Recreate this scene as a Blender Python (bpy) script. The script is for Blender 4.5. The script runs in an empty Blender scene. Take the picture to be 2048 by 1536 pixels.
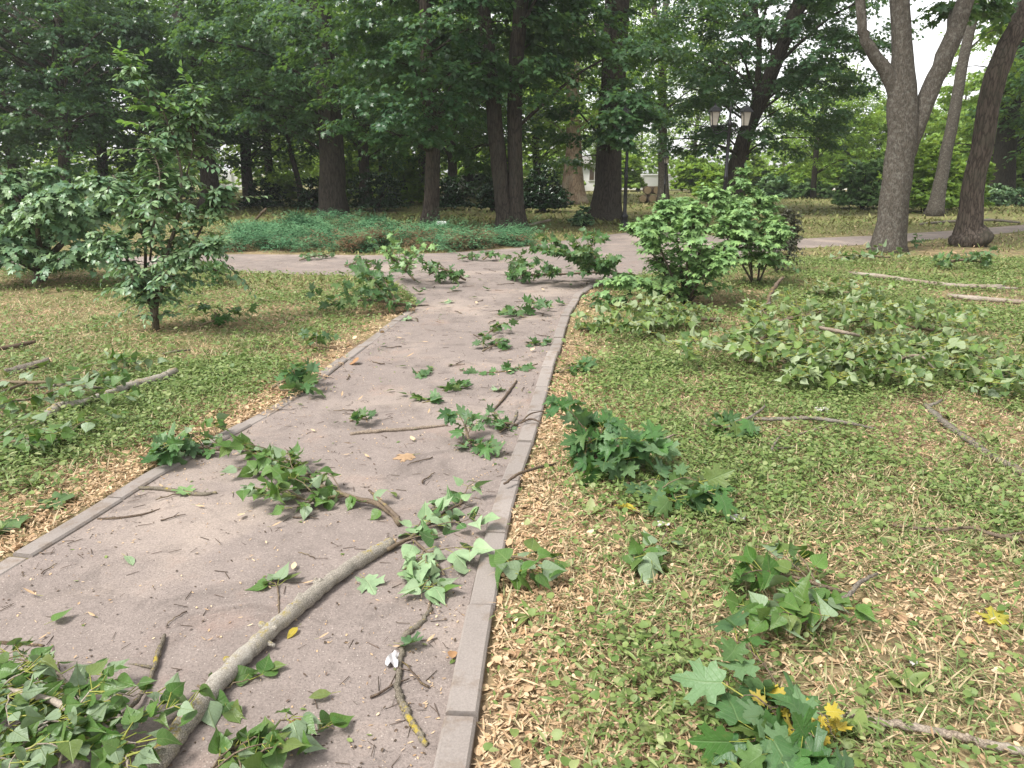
import bpy, math, random
import numpy as np

# ---------------------------------------------------------------- camera, light, exposure
C = bpy.context.scene
COL = C.collection
F_PX, CAM_H, PITCH = 1500.0, 1.5, math.atan((768 - 345) / 1500.0)   # measured on the 2048 x 1536 photograph
cam_d = bpy.data.cameras.new("camera")
cam = bpy.data.objects.new("camera", cam_d)
COL.objects.link(cam)
cam.location = (0, 0, CAM_H)
cam.rotation_euler = (math.pi / 2 - PITCH, 0, 0)
cam_d.sensor_width = 36.0
cam_d.lens = 36.0 * F_PX / 2048.0
cam_d.clip_start, cam_d.clip_end = 0.05, 2000.0
C.camera = cam

SUN_ELEV, SUN_AZ = math.radians(56), math.radians(235)   # azimuth measured from +Y (the view) clockwise
world = bpy.data.worlds.new("World")
C.world = world
world.use_nodes = True
wn, wl = world.node_tree.nodes, world.node_tree.links
sky = wn.new("ShaderNodeTexSky")
sky.sky_type = 'NISHITA'
sky.sun_disc = False
sky.sun_elevation = SUN_ELEV
sky.sun_rotation = SUN_AZ
sky.air_density, sky.dust_density, sky.ozone_density = 1.0, 1.2, 1.0
hsv = wn.new("ShaderNodeHueSaturation")          # high thin cloud: the blue is washed out of the sky
hsv.inputs["Saturation"].default_value = 0.07
wl.new(sky.outputs[0], hsv.inputs["Color"])
wl.new(hsv.outputs[0], wn["Background"].inputs[0])
wn["Background"].inputs[1].default_value = 0.125

sun_d = bpy.data.lights.new("sun", 'SUN')
sun_d.energy = 2.1
sun_d.angle = math.radians(17)
sun_d.color = (1.0, 0.96, 0.9)
sun = bpy.data.objects.new("sun", sun_d)
COL.objects.link(sun)
sun.rotation_euler = (math.pi / 2 - SUN_ELEV, 0, math.pi - SUN_AZ)
C.view_settings.view_transform = 'Standard'
C.view_settings.look = 'None'
C.view_settings.gamma = 1.0
C.view_settings.exposure = 1.42
C.cycles.max_bounces = 7
C.cycles.diffuse_bounces = 4
C.cycles.glossy_bounces = 2
C.cycles.transmission_bounces = 4
C.cycles.caustics_reflective = C.cycles.caustics_refractive = False
C.cycles.sample_clamp_indirect = 4.0
C.cycles.use_denoising = True
try:
    C.cycles.denoiser = 'OPENIMAGEDENOISE'
except Exception:
    pass

# ---------------------------------------------------------------- measuring: photograph pixel -> place in the park
ca, sa = math.cos(PITCH), math.sin(PITCH)
def ray(px, py):
    u, v = (px - 1024.0) / F_PX, (768.0 - py) / F_PX
    return np.array([u, ca + v * sa, -sa + v * ca])
def G(px, py, z=0.0):                       # the point of the ground seen at that pixel
    d = ray(px, py)
    t = (z - CAM_H) / d[2]
    return np.array([0, 0, CAM_H]) + d * t
def P(px, py, y):                           # the point at depth y seen at that pixel
    d = ray(px, py)
    return np.array([0, 0, CAM_H]) + d * (y / d[1])
def zc(p):                                  # distance along the view axis
    return p[1] * ca - (p[2] - CAM_H) * sa
def wid(w, p):                              # pixel width -> metres
    return w * zc(p) / F_PX

# ---------------------------------------------------------------- noise
def vnoise(x, y, seed=0):
    def h(i, j):
        n = np.sin(i * 127.1 + j * 311.7 + seed * 74.7) * 43758.5453
        return n - np.floor(n)
    xi, yi = np.floor(x), np.floor(y)
    fx, fy = x - xi, y - yi
    fx, fy = fx * fx * (3 - 2 * fx), fy * fy * (3 - 2 * fy)
    a, b, c, d = h(xi, yi), h(xi + 1, yi), h(xi, yi + 1), h(xi + 1, yi + 1)
    return (a * (1 - fx) + b * fx) * (1 - fy) + (c * (1 - fx) + d * fx) * fy
def fbm(x, y, seed=0):
    return (vnoise(x, y, seed) * .55 + vnoise(x * 2.1, y * 2.1, seed + 3) * .3 + vnoise(x * 4.3, y * 4.3, seed + 7) * .15)
def norm(a):
    return a / np.maximum(np.linalg.norm(a, axis=-1, keepdims=True), 1e-9)

# ---------------------------------------------------------------- meshes
def make_mesh(name, V, loops, sizes, mats, midx=None, smooth=True, rnd=None, luv=None):
    me = bpy.data.meshes.new(name)
    V = np.asarray(V, np.float32).reshape(-1, 3)
    loops = np.asarray(loops, np.int32).ravel()
    sizes = np.asarray(sizes, np.int32).ravel()
    me.vertices.add(len(V))
    me.vertices.foreach_set("co", V.ravel())
    me.loops.add(len(loops))
    me.loops.foreach_set("vertex_index", loops)
    me.polygons.add(len(sizes))
    starts = np.concatenate([[0], np.cumsum(sizes)[:-1]]).astype(np.int32)
    me.polygons.foreach_set("loop_start", starts)
    try:
        me.polygons.foreach_set("loop_total", sizes)
    except Exception:
        pass
    for m in mats:
        me.materials.append(m)
    if midx is not None:
        me.polygons.foreach_set("material_index", np.asarray(midx, np.int32))
    me.polygons.foreach_set("use_smooth", np.full(len(sizes), smooth, dtype=bool))
    if rnd is not None:
        at = me.attributes.new("rnd", 'FLOAT', 'POINT')
        at.data.foreach_set("value", np.asarray(rnd, np.float32))
    if luv is not None:
        at = me.attributes.new("luv", 'FLOAT_VECTOR', 'POINT')
        at.data.foreach_set("vector", np.asarray(luv, np.float32).ravel())
    me.update(calc_edges=True)
    return me
def link(name, me, parent=None, loc=None):
    o = bpy.data.objects.new(name, me)
    COL.objects.link(o)
    if parent is not None:
        o.parent = parent
    if loc is not None:
        o.location = tuple(float(c) for c in loc)
    return o
def tag(o, label=None, cat=None, group=None, kind=None):
    if label: o["label"] = label
    if cat: o["category"] = cat
    if group: o["group"] = group
    if kind: o["kind"] = kind
    return o
def thing(name, label, cat, loc, group=None):
    o = bpy.data.objects.new(name, None)
    COL.objects.link(o)
    o.location = tuple(float(c) for c in loc)
    o.empty_display_size = 0.2
    return tag(o, label, cat, group)
def copy_tree(o, parent=None):
    c = o.copy()
    COL.objects.link(c)
    c.parent = parent
    for ch in list(o.children):
        copy_tree(ch, c)
    return c

class Solid:                                # polygons gathered into ONE mesh
    def __init__(s): s.V, s.L, s.S, s.M, s.n = [], [], [], [], 0
    def add(s, V, faces, mi=0):
        V = np.asarray(V, float).reshape(-1, 3)
        s.V.append(V)
        for f in faces:
            s.L.extend(int(i) + s.n for i in f)
            s.S.append(len(f)); s.M.append(mi)
        s.n += len(V)
    def tube(s, pts, rad, sides=8, rng=None, rough=0.0, mi=0, cap=True, flare=0.0, lobes=5):
        pts = np.asarray(pts, float); rad = np.asarray(rad, float)
        n = len(pts)
        tan = norm(np.gradient(pts, axis=0))
        ref = np.array([1.0, 0.13, 0.07]) if abs(tan[0][0]) < .8 else np.array([0.1, 1.0, 0.1])
        nx = norm(ref - tan * (tan @ ref)[:, None])
        ny = np.cross(tan, nx)
        ang = np.arange(sides) * 2 * math.pi / sides
        r = np.repeat(rad[:, None], sides, 1)
        if rng is not None and rough > 0:
            ph = rng.uniform(0, 6.28, 4)
            i = np.arange(n)[:, None]
            r = r * (1 + rough * (np.sin(ang * 2 + ph[0] + i * .35) * .5 + np.sin(ang * 3 + ph[1] - i * .5) * .4 + rng.uniform(-.5, .5, (n, sides))))
        if flare > 0:
            hgt = pts[:, 2] - pts[0, 2]
            f = np.exp(-hgt / (flare * .9))[:, None]
            ph = rng.uniform(0, 6.28) if rng is not None else 0
            r = r * (1 + f * (.14 + .36 * np.maximum(0, np.sin(ang * lobes + ph))[None, :]))
        ring = pts[:, None, :] + nx[:, None, :] * (np.cos(ang) * r)[..., None] + ny[:, None, :] * (np.sin(ang) * r)[..., None]
        V = ring.reshape(-1, 3)
        i, j = np.meshgrid(np.arange(n - 1), np.arange(sides), indexing='ij')
        k = (j + 1) % sides
        q = np.stack([i * sides + j, i * sides + k, (i + 1) * sides + k, (i + 1) * sides + j], -1).reshape(-1, 4)
        s.V.append(V)
        s.L.extend((q + s.n).ravel().tolist()); s.S.extend([4] * len(q)); s.M.extend([mi] * len(q))
        if cap:
            a = list(range(sides))
            s.L.extend([s.n + x for x in reversed(a)]); s.S.append(sides); s.M.append(mi)
            s.L.extend([s.n + (n - 1) * sides + x for x in a]); s.S.append(sides); s.M.append(mi)
        s.n += len(V)
    def box(s, c, size, rot=0.0, mi=0, taper=1.0, bev=0.0):
        hx, hy, hz = np.array(size) / 2
        V = []
        lev = [(-hz, 1.0), (hz, taper)] if bev == 0 else [(-hz, 1.0), (hz - bev, 1.0), (hz, 1.0 - 2 * bev / min(size[0], size[1]))]
        for z, t in lev:
            for sx, sy in ((-1, -1), (1, -1), (1, 1), (-1, 1)):
                V.append((sx * hx * t, sy * hy * t, z))
        V = np.array(V); c_, s_ = math.cos(rot), math.sin(rot)
        V = np.stack([V[:, 0] * c_ - V[:, 1] * s_, V[:, 0] * s_ + V[:, 1] * c_, V[:, 2]], 1) + np.array(c)
        f = [(3, 2, 1, 0)]
        for b in range(0, 4 * (len(lev) - 1), 4):
            for j in range(4):
                f.append((b + j, b + (j + 1) % 4, b + 4 + (j + 1) % 4, b + 4 + j))
        b = 4 * (len(lev) - 1)
        f.append((b, b + 1, b + 2, b + 3))
        s.add(V, f, mi)
    def lathe(s, prof, c, sides=16, mi=0, ph=0.0):
        n = len(prof); a = np.arange(sides) * 2 * math.pi / sides + ph
        V = np.array([[c[0] + r * math.cos(t), c[1] + r * math.sin(t), c[2] + z] for r, z in prof for t in a])
        f = [(i * sides + j, i * sides + (j + 1) % sides, (i + 1) * sides + (j + 1) % sides, (i + 1) * sides + j) for i in range(n - 1) for j in range(sides)]
        f += [tuple(reversed(range(sides))), tuple((n - 1) * sides + j for j in range(sides))]
        s.add(V, f, mi)
    def build(s, name, mats, parent=None, o=(0, 0, 0), smooth=True):
        if not isinstance(mats, (list, tuple)): mats = [mats]
        V = np.concatenate(s.V) - np.asarray(o, float)
        return link(name, make_mesh(name, V, s.L, s.S, mats, s.M, smooth), parent)

def spline(pts, n):                         # Catmull-Rom through rows of numbers
    p = np.asarray(pts, float)
    if len(p) == 2:
        t = np.linspace(0, 1, n)[:, None]
        return p[0] * (1 - t) + p[1] * t
    p = np.vstack([2 * p[0] - p[1], p, 2 * p[-1] - p[-2]])
    out = []
    for u in np.linspace(0, len(p) - 3 - 1e-6, n):
        i = int(u); t = u - i
        a, b, c, d = p[i], p[i + 1], p[i + 2], p[i + 3]
        out.append(.5 * (2 * b + (c - a) * t + (2 * a - 5 * b + 4 * c - d) * t * t + (3 * b - a - 3 * c + d) * t ** 3))
    return np.array(out)

# ---------------------------------------------------------------- leaves
def lumpy(tr, c, r, rg, squash=.8, n=16, m=22):
    ph = rg.uniform(0, 6.28, 6); V = []
    for i in range(n + 1):
        th = math.pi * i / n
        for j in range(m):
            a = 2 * math.pi * j / m
            d = np.array([math.sin(th) * math.cos(a), math.sin(th) * math.sin(a), math.cos(th)])
            k = 1 + .09 * math.sin(3 * a + ph[0] + 2 * th) + .07 * math.sin(5 * a - 3 * th + ph[1]) + .06 * math.sin(4 * th + ph[2] + a) + rg.normal(0, .018)
            V.append(np.asarray(c) + d * r * k * np.array([1, 1, squash]))
    tr.add(V, [(i * m + j, (i + 1) * m + j, (i + 1) * m + (j + 1) % m, i * m + (j + 1) % m) for i in range(n) for j in range(m)])
def curl(V, c2, fold, cy, tw=0.0, wave=0.0):
    V = np.array(V, float)
    V[:, 2] += c2 * V[:, 0] ** 2 + fold * np.abs(V[:, 1]) + cy * V[:, 1] ** 2
    V[:, 2] += tw * V[:, 0] * V[:, 1] + wave * np.sin(V[:, 0] * 7 + V[:, 1] * 9) * np.hypot(V[:, 0] - .3, V[:, 1])
    return V
def t_diamond():                            # four points, folded on the midrib
    return np.array([(0, 0, 0), (.42, -.3, 0), (1, 0, 0), (.42, .3, 0)], float), [(0, 1, 2), (0, 2, 3)]
def t_strip(ws, lens=None):                 # midrib and two margins
    n = len(ws); t = np.linspace(0, 1, n + 2)
    V = [(0, 0, 0)]
    for i, w in enumerate(ws): V += [(t[i + 1], 0, 0), (t[i + 1], -w, 0), (t[i + 1], w, 0)]
    V.append((1, 0, 0)); e = len(V) - 1
    f = [(0, 2, 1), (0, 1, 3)]
    for i in range(n - 1):
        a, b = 1 + 3 * i, 4 + 3 * i
        f += [(a, a + 1, b + 1, b), (a, b, b + 2, a + 2)]
    a = 1 + 3 * (n - 1)
    f += [(a, a + 1, e), (a, e, a + 2)]
    return np.array(V, float), f
def t_fan(half, c=(.34, 0)):                # outline on one side, mirrored, fanned from a point on the midrib
    up = [(x, y) for x, y in half]
    out = [(0, 0)] + [(x, -y) for x, y in up] + [(1, 0)] + [(x, y) for x, y in reversed(up)]
    V = [(c[0], c[1], 0)] + [(x, y, 0) for x, y in out]
    n = len(out)
    return np.array(V, float), [(0, 1 + i, 1 + (i + 1) % n) for i in range(n)]
MAPLE_HI = [(-.1, .1), (-.12, .24), (.06, .3), (.1, .47), (.24, .44), (.29, .3), (.4, .36), (.52, .58), (.6, .46), (.72, .46), (.62, .3), (.56, .17), (.72, .2), (.76, .12), (.88, .1)]
MAPLE_LO = [(-.08, .2), (.14, .48), (.36, .28), (.66, .54), (.6, .17), (.8, .14)]
POPLAR = [(-.03, .14), (.03, .33), (.14, .43), (.3, .4), (.48, .29), (.68, .15), (.84, .05)]
TPL = {}
def tpl(name, base, variants):
    V, f = base
    TPL[name] = [(curl(V, *v), f) for v in variants]
tpl("diamond", t_diamond(), [(-.25, .35, 0), (-.1, .2, 0), (.15, .3, 0)])
tpl("maple_lo", t_fan(MAPLE_LO), [(-.3, .15, 0), (-.15, .3, 0), (-.4, -.1, 0)])
tpl("maple", t_fan(MAPLE_HI), [(-.3, .12, -.2), (-.12, .25, 0), (-.45, -.05, .3), (.2, .1, .4), (-.2, -.3, 0), (-.05, .1, .1), (-.7, .2, .4, .5, .12), (.35, .35, .2, -.5, .15), (-.5, -.35, .6, .3, .1), (-.15, .5, 0, .6, .14), (-.9, .15, 0, -.3, .1)])
tpl("poplar", t_fan(POPLAR, (.3, 0)), [(-.2, .2, 0), (-.35, .1, .2), (.2, .3, 0), (-.1, -.25, .3), (-.3, .35, 0), (.05, .15, .2), (-.7, .3, 0, .5, .1), (.4, .2, .3, -.5, .12), (-.45, -.3, .4, .4, .08), (-.1, .6, 0, .5, .1), (-.9, .4, .2, -.4, .08)])
tpl("ovate", t_strip([.2, .25, .17]), [(-.25, .3, 0), (-.4, .2, 0), (-.1, .4, 0), (.1, .2, 0)])
tpl("laurel", t_strip([.15, .19, .15]), [(-.25, .3, 0), (-.1, .2, 0)])
tpl("blade", t_strip([.035, .03, .02]), [(-.5, .2, 0), (-.9, .2, 0), (-.15, .2, 0)])
tpl("strap", t_strip([.09, .12, .08]), [(-.5, .25, 0), (-.9, .2, 0), (-.25, .35, 0)])
tpl("round", t_fan([(-.06, .25), (.15, .46), (.5, .5), (.82, .32)], (.4, 0)), [(-.2, .2, 0), (.2, .1, .2), (-.4, .1, 0)])
tpl("bract", t_strip([.08, .11, .07]), [(-.4, .3, 0), (.5, .2, 0), (-.1, -.4, 0), (.3, .6, 0)])
tpl("chip", t_fan([(.1, .2), (.5, .33), (.85, .2)], (.45, 0)), [(-.3, .3, 0), (.5, .2, .5), (.1, -.3, 0)])
tpl("needle", (np.array([(0, -.05, 0), (1, 0, 0), (0, .05, 0)], float), [(0, 1, 2)]), [(-.1, .2, 0), (.1, .3, 0)])
tpl("frond", (np.array([(0, 0, 0), (.3, -.1, .02), (.45, -.03, 0), (.7, -.08, .02), (1, 0, -.03), (.7, .08, .02), (.45, .03, 0), (.3, .1, .02)], float), [(0, 1, 2, 6, 7), (2, 3, 4, 5, 6)]), [(-.2, .2, 0), (.15, .2, 0), (-.05, .1, 0)])
tpl("stalk", (np.array([(0, -.5, 0), (1, -.4, 0), (1, .4, 0), (0, .5, 0), (0, 0, .9), (1, 0, .8)], float), [(0, 1, 5, 4), (4, 5, 2, 3), (3, 2, 1, 0)]), [(0, 0, 0)])

class Leaves:                               # many leaves gathered into ONE mesh
    def __init__(s, veins=False): s.items, s.veins = [], veins
    def add(s, name, pos, xdir, nrm, size, rnd=None, mi=0, wide=1.0):
        pos = np.asarray(pos, float).reshape(-1, 3); n = len(pos)
        if n == 0: return
        s.items.append((name, pos, np.broadcast_to(np.asarray(xdir, float), (n, 3)), np.broadcast_to(np.asarray(nrm, float), (n, 3)),
                        np.broadcast_to(np.asarray(size, float), (n,)), rnd, mi, wide))
    def mesh(s, name, mats, o=(0, 0, 0), seed=1, zmin=None):
        rg = np.random.default_rng(seed)
        Vs, Ls, Ss, Ms, Rs, Us, n0 = [], [], [], [], [], [], 0
        for tn, pos, xd, nr, sz, rnd, mi, wide in s.items:
            X = norm(xd)
            Z = norm(nr - X * np.sum(nr * X, 1, keepdims=True))
            Y = np.cross(Z, X)
            rnd = rg.random(len(pos)) if rnd is None else np.broadcast_to(np.asarray(rnd, float), (len(pos),))
            which = rg.integers(0, len(TPL[tn]), len(pos))
            for v, (T, fc) in enumerate(TPL[tn]):
                m = which == v
                k = int(m.sum())
                if not k: continue
                T = T.copy(); T[:, 1] *= wide
                if tn == "stalk": T[:, 2] *= wide
                V = pos[m][:, None, :] + sz[m][:, None, None] * (T[None, :, 0:1] * X[m][:, None, :] + T[None, :, 1:2] * Y[m][:, None, :] + T[None, :, 2:3] * Z[m][:, None, :])
                nv = len(T)
                if zmin is not None:
                    V[..., 2] = np.maximum(V[..., 2], zmin + V[..., 2] * .02)
                loc = np.concatenate([np.array(f) for f in fc]); ss = np.array([len(f) for f in fc])
                Ls.append((loc[None, :] + (n0 + np.arange(k) * nv)[:, None]).ravel())
                Ss.append(np.tile(ss, k)); Ms.append(np.full(len(ss) * k, mi))
                Rs.append(np.repeat(rnd[m], nv)); Us.append(np.tile(TPL[tn][v][0], (k, 1)) if s.veins else None); Vs.append(V.reshape(-1, 3)); n0 += nv * k
        return make_mesh(name, np.concatenate(Vs) - np.asarray(o, float), np.concatenate(Ls), np.concatenate(Ss), mats, np.concatenate(Ms), True, np.concatenate(Rs), np.concatenate(Us) if s.veins else None)
    def build(s, name, mats, parent=None, o=(0, 0, 0), seed=1, zmin=None):
        if not isinstance(mats, (list, tuple)): mats = [mats]
        return link(name, s.mesh(name, mats, o, seed, zmin), parent)
def rdir(rg, n, flat=0.0):
    v = rg.normal(size=(n, 3)); v[:, 2] *= (1 - flat)
    return norm(v)

# ---------------------------------------------------------------- materials
def mat(name):
    m = bpy.data.materials.new(name); m.use_nodes = True
    nt = m.node_tree
    return m, nt.nodes, nt.links, nt.nodes["Principled BSDF"], nt.nodes["Material Output"]
def ramp(n, stops, interp='LINEAR'):
    r = n.new("ShaderNodeValToRGB"); e = r.color_ramp.elements
    r.color_ramp.interpolation = interp
    while len(e) < len(stops): e.new(.5)
    for k, (p, c) in enumerate(stops):
        e[k].position = p; e[k].color = (*c, 1)
    return r
def noise(n, l, scale, detail=4, vec=None, rough=.55, dist=0.0):
    t = n.new("ShaderNodeTexNoise"); t.inputs["Scale"].default_value = scale
    t.inputs["Detail"].default_value = detail; t.inputs["Roughness"].default_value = rough; t.inputs["Distortion"].default_value = dist
    if vec is not None: l.new(vec, t.inputs["Vector"])
    return t
def mixc(n, l, fac, a, b, mode='MIX'):
    m = n.new("ShaderNodeMix"); m.data_type = 'RGBA'; m.blend_type = mode
    for sock, v in ((m.inputs[0], fac), (m.inputs[6], a), (m.inputs[7], b)):
        if hasattr(v, "type") and hasattr(v, "links"): l.new(v, sock)
        elif isinstance(v, tuple): sock.default_value = (*v, 1) if len(v) == 3 else v
        else: sock.default_value = v
    return m.outputs[2]
def mapr(n, l, v, a, b, c=0.0, d=1.0):
    m = n.new("ShaderNodeMapRange"); m.inputs[1].default_value, m.inputs[2].default_value, m.inputs[3].default_value, m.inputs[4].default_value = a, b, c, d
    l.new(v, m.inputs[0]); return m.outputs[0]

def leaf_mat(name, cols, under, trans_col, trans=.35, rough=.42, spec=.45, veins=None):
    m, n, l, b, out = mat(name)
    at = n.new("ShaderNodeAttribute"); at.attribute_name = "rnd"
    k = len(cols)
    r = ramp(n, [(i / max(1, k - 1), c) for i, c in enumerate(cols)])
    l.new(at.outputs["Fac"], r.inputs[0])
    geo = n.new("ShaderNodeNewGeometry")
    ns = noise(n, l, 26, 2, geo.outputs["Position"])
    shade = mixc(n, l, .35, r.outputs[0], ns.outputs[0], 'OVERLAY')
    side = mixc(n, l, geo.outputs["Backfacing"], shade, under)
    if veins is not None:                    # midrib and side veins follow each leaf's own length and width
        a2 = n.new("ShaderNodeAttribute"); a2.attribute_name = "luv"
        sp = n.new("ShaderNodeSeparateXYZ"); l.new(a2.outputs["Vector"], sp.inputs[0])
        def mth(op, a, b=None):
            q = n.new("ShaderNodeMath"); q.operation = op
            for k, x in enumerate((a, b)):
                if x is None: continue
                if isinstance(x, (int, float)): q.inputs[k].default_value = x
                else: l.new(x, q.inputs[k])
            return q.outputs[0]
        av = mth('ABSOLUTE', sp.outputs[1])
        mid = mapr(n, l, av, .008, .03, 1, 0)
        w = mth('PINGPONG', mth('SUBTRACT', sp.outputs[0], mth('MULTIPLY', av, .8)), .075)
        sv = mapr(n, l, w, .004, .014, .55, 0)
        vein = mth('MULTIPLY', mth('MAXIMUM', mid, sv), .55)
        side = mixc(n, l, vein, side, veins)
        bp = n.new("ShaderNodeBump"); bp.inputs["Strength"].default_value = .5; bp.inputs["Distance"].default_value = .004
        n2 = noise(n, l, 90, 3, geo.outputs["Position"])
        l.new(mth('SUBTRACT', n2.outputs[0], vein), bp.inputs["Height"]); l.new(bp.outputs[0], b.inputs["Normal"])
        blot = noise(n, l, 45, 4, geo.outputs["Position"], .7)
        side = mixc(n, l, mapr(n, l, blot.outputs[0], .62, .7, 0, .35), side, (.16, .15, .05))
    l.new(side, b.inputs["Base Color"])
    b.inputs["Roughness"].default_value = rough
    b.inputs["Specular IOR Level"].default_value = spec
    t = n.new("ShaderNodeBsdfTranslucent")
    tc = mixc(n, l, .5, r.outputs[0], trans_col)
    l.new(tc, t.inputs[0])
    mx = n.new("ShaderNodeMixShader"); mx.inputs[0].default_value = trans
    l.new(b.outputs[0], mx.inputs[1]); l.new(t.outputs[0], mx.inputs[2]); l.new(mx.outputs[0], out.inputs[0])
    return m
M = {}
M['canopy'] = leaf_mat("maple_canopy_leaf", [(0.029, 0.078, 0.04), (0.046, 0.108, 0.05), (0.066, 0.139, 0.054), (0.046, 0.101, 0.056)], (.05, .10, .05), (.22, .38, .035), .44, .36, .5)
M['canopy_lit_tint'] = leaf_mat("lit_tint_canopy_leaf", [(0.101, 0.215, 0.043), (0.173, 0.301, 0.05), (0.259, 0.403, 0.071), (0.129, 0.259, 0.05)], (.12, .2, .06), (.42, .55, .05), .45, .45, .4)  # leaf colours brightened to imitate the yellow-green glow of backlit foliage
M['sapling'] = leaf_mat("sapling_leaf", [(0.098, 0.193, 0.108), (0.149, 0.261, 0.141), (0.229, 0.34, 0.155), (0.163, 0.25, 0.185)], (.08, .15, .08), (.20, .34, .04), .3, .36, .5)
M['sapling_tip'] = leaf_mat("young_shoot_leaf", [(.11, .24, .06), (.16, .31, .08), (.2, .36, .10)], (.12, .22, .08), (.30, .48, .05), .38, .4, .4)
M['bush'] = leaf_mat("bright_bush_leaf", [(0.133, 0.245, 0.097), (0.194, 0.331, 0.129), (0.265, 0.416, 0.143), (0.16, 0.287, 0.123)], (.10, .19, .09), (.24, .40, .06), .3, .45, .4)
M['purple'] = leaf_mat("dusky_bush_leaf", [(.05, .06, .04), (.08, .08, .055), (.07, .10, .05)], (.10, .10, .07), (.2, .18, .06), .25, .5, .35)
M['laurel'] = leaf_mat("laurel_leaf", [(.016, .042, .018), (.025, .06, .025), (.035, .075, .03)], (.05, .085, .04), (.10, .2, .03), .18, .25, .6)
M['juniper'] = leaf_mat("juniper_needles", [(0.051, 0.131, 0.065), (0.081, 0.193, 0.093), (0.128, 0.253, 0.121), (0.064, 0.153, 0.068)], (.05, .12, .06), (.08, .2, .06), .15, .7, .12)
M['juniper_dry'] = leaf_mat("dry_juniper_needles", [(.16, .09, .05), (.11, .085, .045), (.2, .12, .07)], (.15, .09, .05), (.2, .12, .05), .1, .8, .1)
M['poplar'] = leaf_mat("poplar_leaf", [(0.04, 0.098, 0.018), (0.053, 0.127, 0.023), (0.086, 0.167, 0.032), (0.066, 0.138, 0.032), (0.1, 0.16, 0.04), (0.15, 0.17, 0.05)], (.20, .27, .16), (.22, .36, .04), .2, .38, .35, (.16, .22, .08))
M['poplar_heap'] = leaf_mat("poplar_heap_leaf", [(0.03, 0.08, 0.018), (0.08, 0.155, 0.034), (0.15, 0.23, 0.055), (0.045, 0.1, 0.022), (0.26, 0.32, 0.15), (0.11, 0.185, 0.042)], (.25, .31, .17), (.3, .4, .07), .2, .45, .35, (.24, .28, .12))  # darker leaf tones mixed in to imitate shaded gaps in the heap
M['poplar_pale'] = leaf_mat("poplar_leaf_underside", [(0.273, 0.377, 0.221), (0.221, 0.338, 0.169), (0.325, 0.429, 0.26), (0.169, 0.286, 0.104)], (.06, .14, .04), (.25, .38, .08), .2, .5, .3, (.3, .36, .2))
M['maple'] = leaf_mat("maple_leaf", [(0.034, 0.095, 0.03), (0.048, 0.123, 0.038), (0.067, 0.157, 0.038), (0.06, 0.118, 0.052), (0.085, 0.15, 0.04), (0.13, 0.16, 0.045)], (.13, .22, .10), (.20, .36, .04), .22, .42, .35, (.13, .2, .08))
M['stalk'] = leaf_mat("leaf_stalk", [(.26, .30, .05), (.33, .33, .07), (.22, .26, .06)], (.3, .3, .07), (.4, .4, .08), .15, .5, .3)
M['weed'] = leaf_mat("weed_leaf", [(0.095, 0.159, 0.041), (0.142, 0.207, 0.054), (0.199, 0.255, 0.077), (0.118, 0.179, 0.049), (0.285, 0.319, 0.135), (0.16, 0.222, 0.067), (0.081, 0.145, 0.036)], (.12, .19, .08), (.24, .38, .05), .25, .5, .35)
M['grass'] = leaf_mat("grass_blade", [(0.108, 0.18, 0.054), (0.156, 0.228, 0.072), (0.216, 0.252, 0.096), (0.336, 0.288, 0.156), (0.456, 0.36, 0.216), (0.552, 0.444, 0.288), (0.132, 0.204, 0.06)], (.11, .17, .05), (.28, .36, .07), .25, .5, .3)
M['dry_grass'] = leaf_mat("dry_grass_blade", [(0.127, 0.172, 0.046), (0.184, 0.213, 0.069), (0.253, 0.253, 0.098), (0.115, 0.172, 0.046), (0.322, 0.287, 0.138)], (.17, .16, .06), (.3, .3, .1), .22, .6, .25)
M['litter'] = leaf_mat("dry_leaf", [(0.424, 0.288, 0.164), (0.551, 0.394, 0.238), (0.636, 0.461, 0.287), (0.318, 0.192, 0.107), (0.583, 0.442, 0.287), (0.678, 0.518, 0.344), (0.477, 0.307, 0.164)], (.42, .3, .19), (.45, .3, .14), .18, .7, .2)
M['yellow'] = leaf_mat("yellow_leaf", [(0.36, 0.256, 0.024), (0.4, 0.32, 0.04), (0.304, 0.288, 0.04)], (.45, .36, .08), (.6, .5, .06), .25, .5, .3, (.5, .45, .15))
M['brown_leaf'] = leaf_mat("brown_dry_leaf", [(.28, .15, .06), (.38, .22, .1), (.33, .19, .1)], (.35, .22, .12), (.4, .22, .08), .15, .7, .2)

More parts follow.
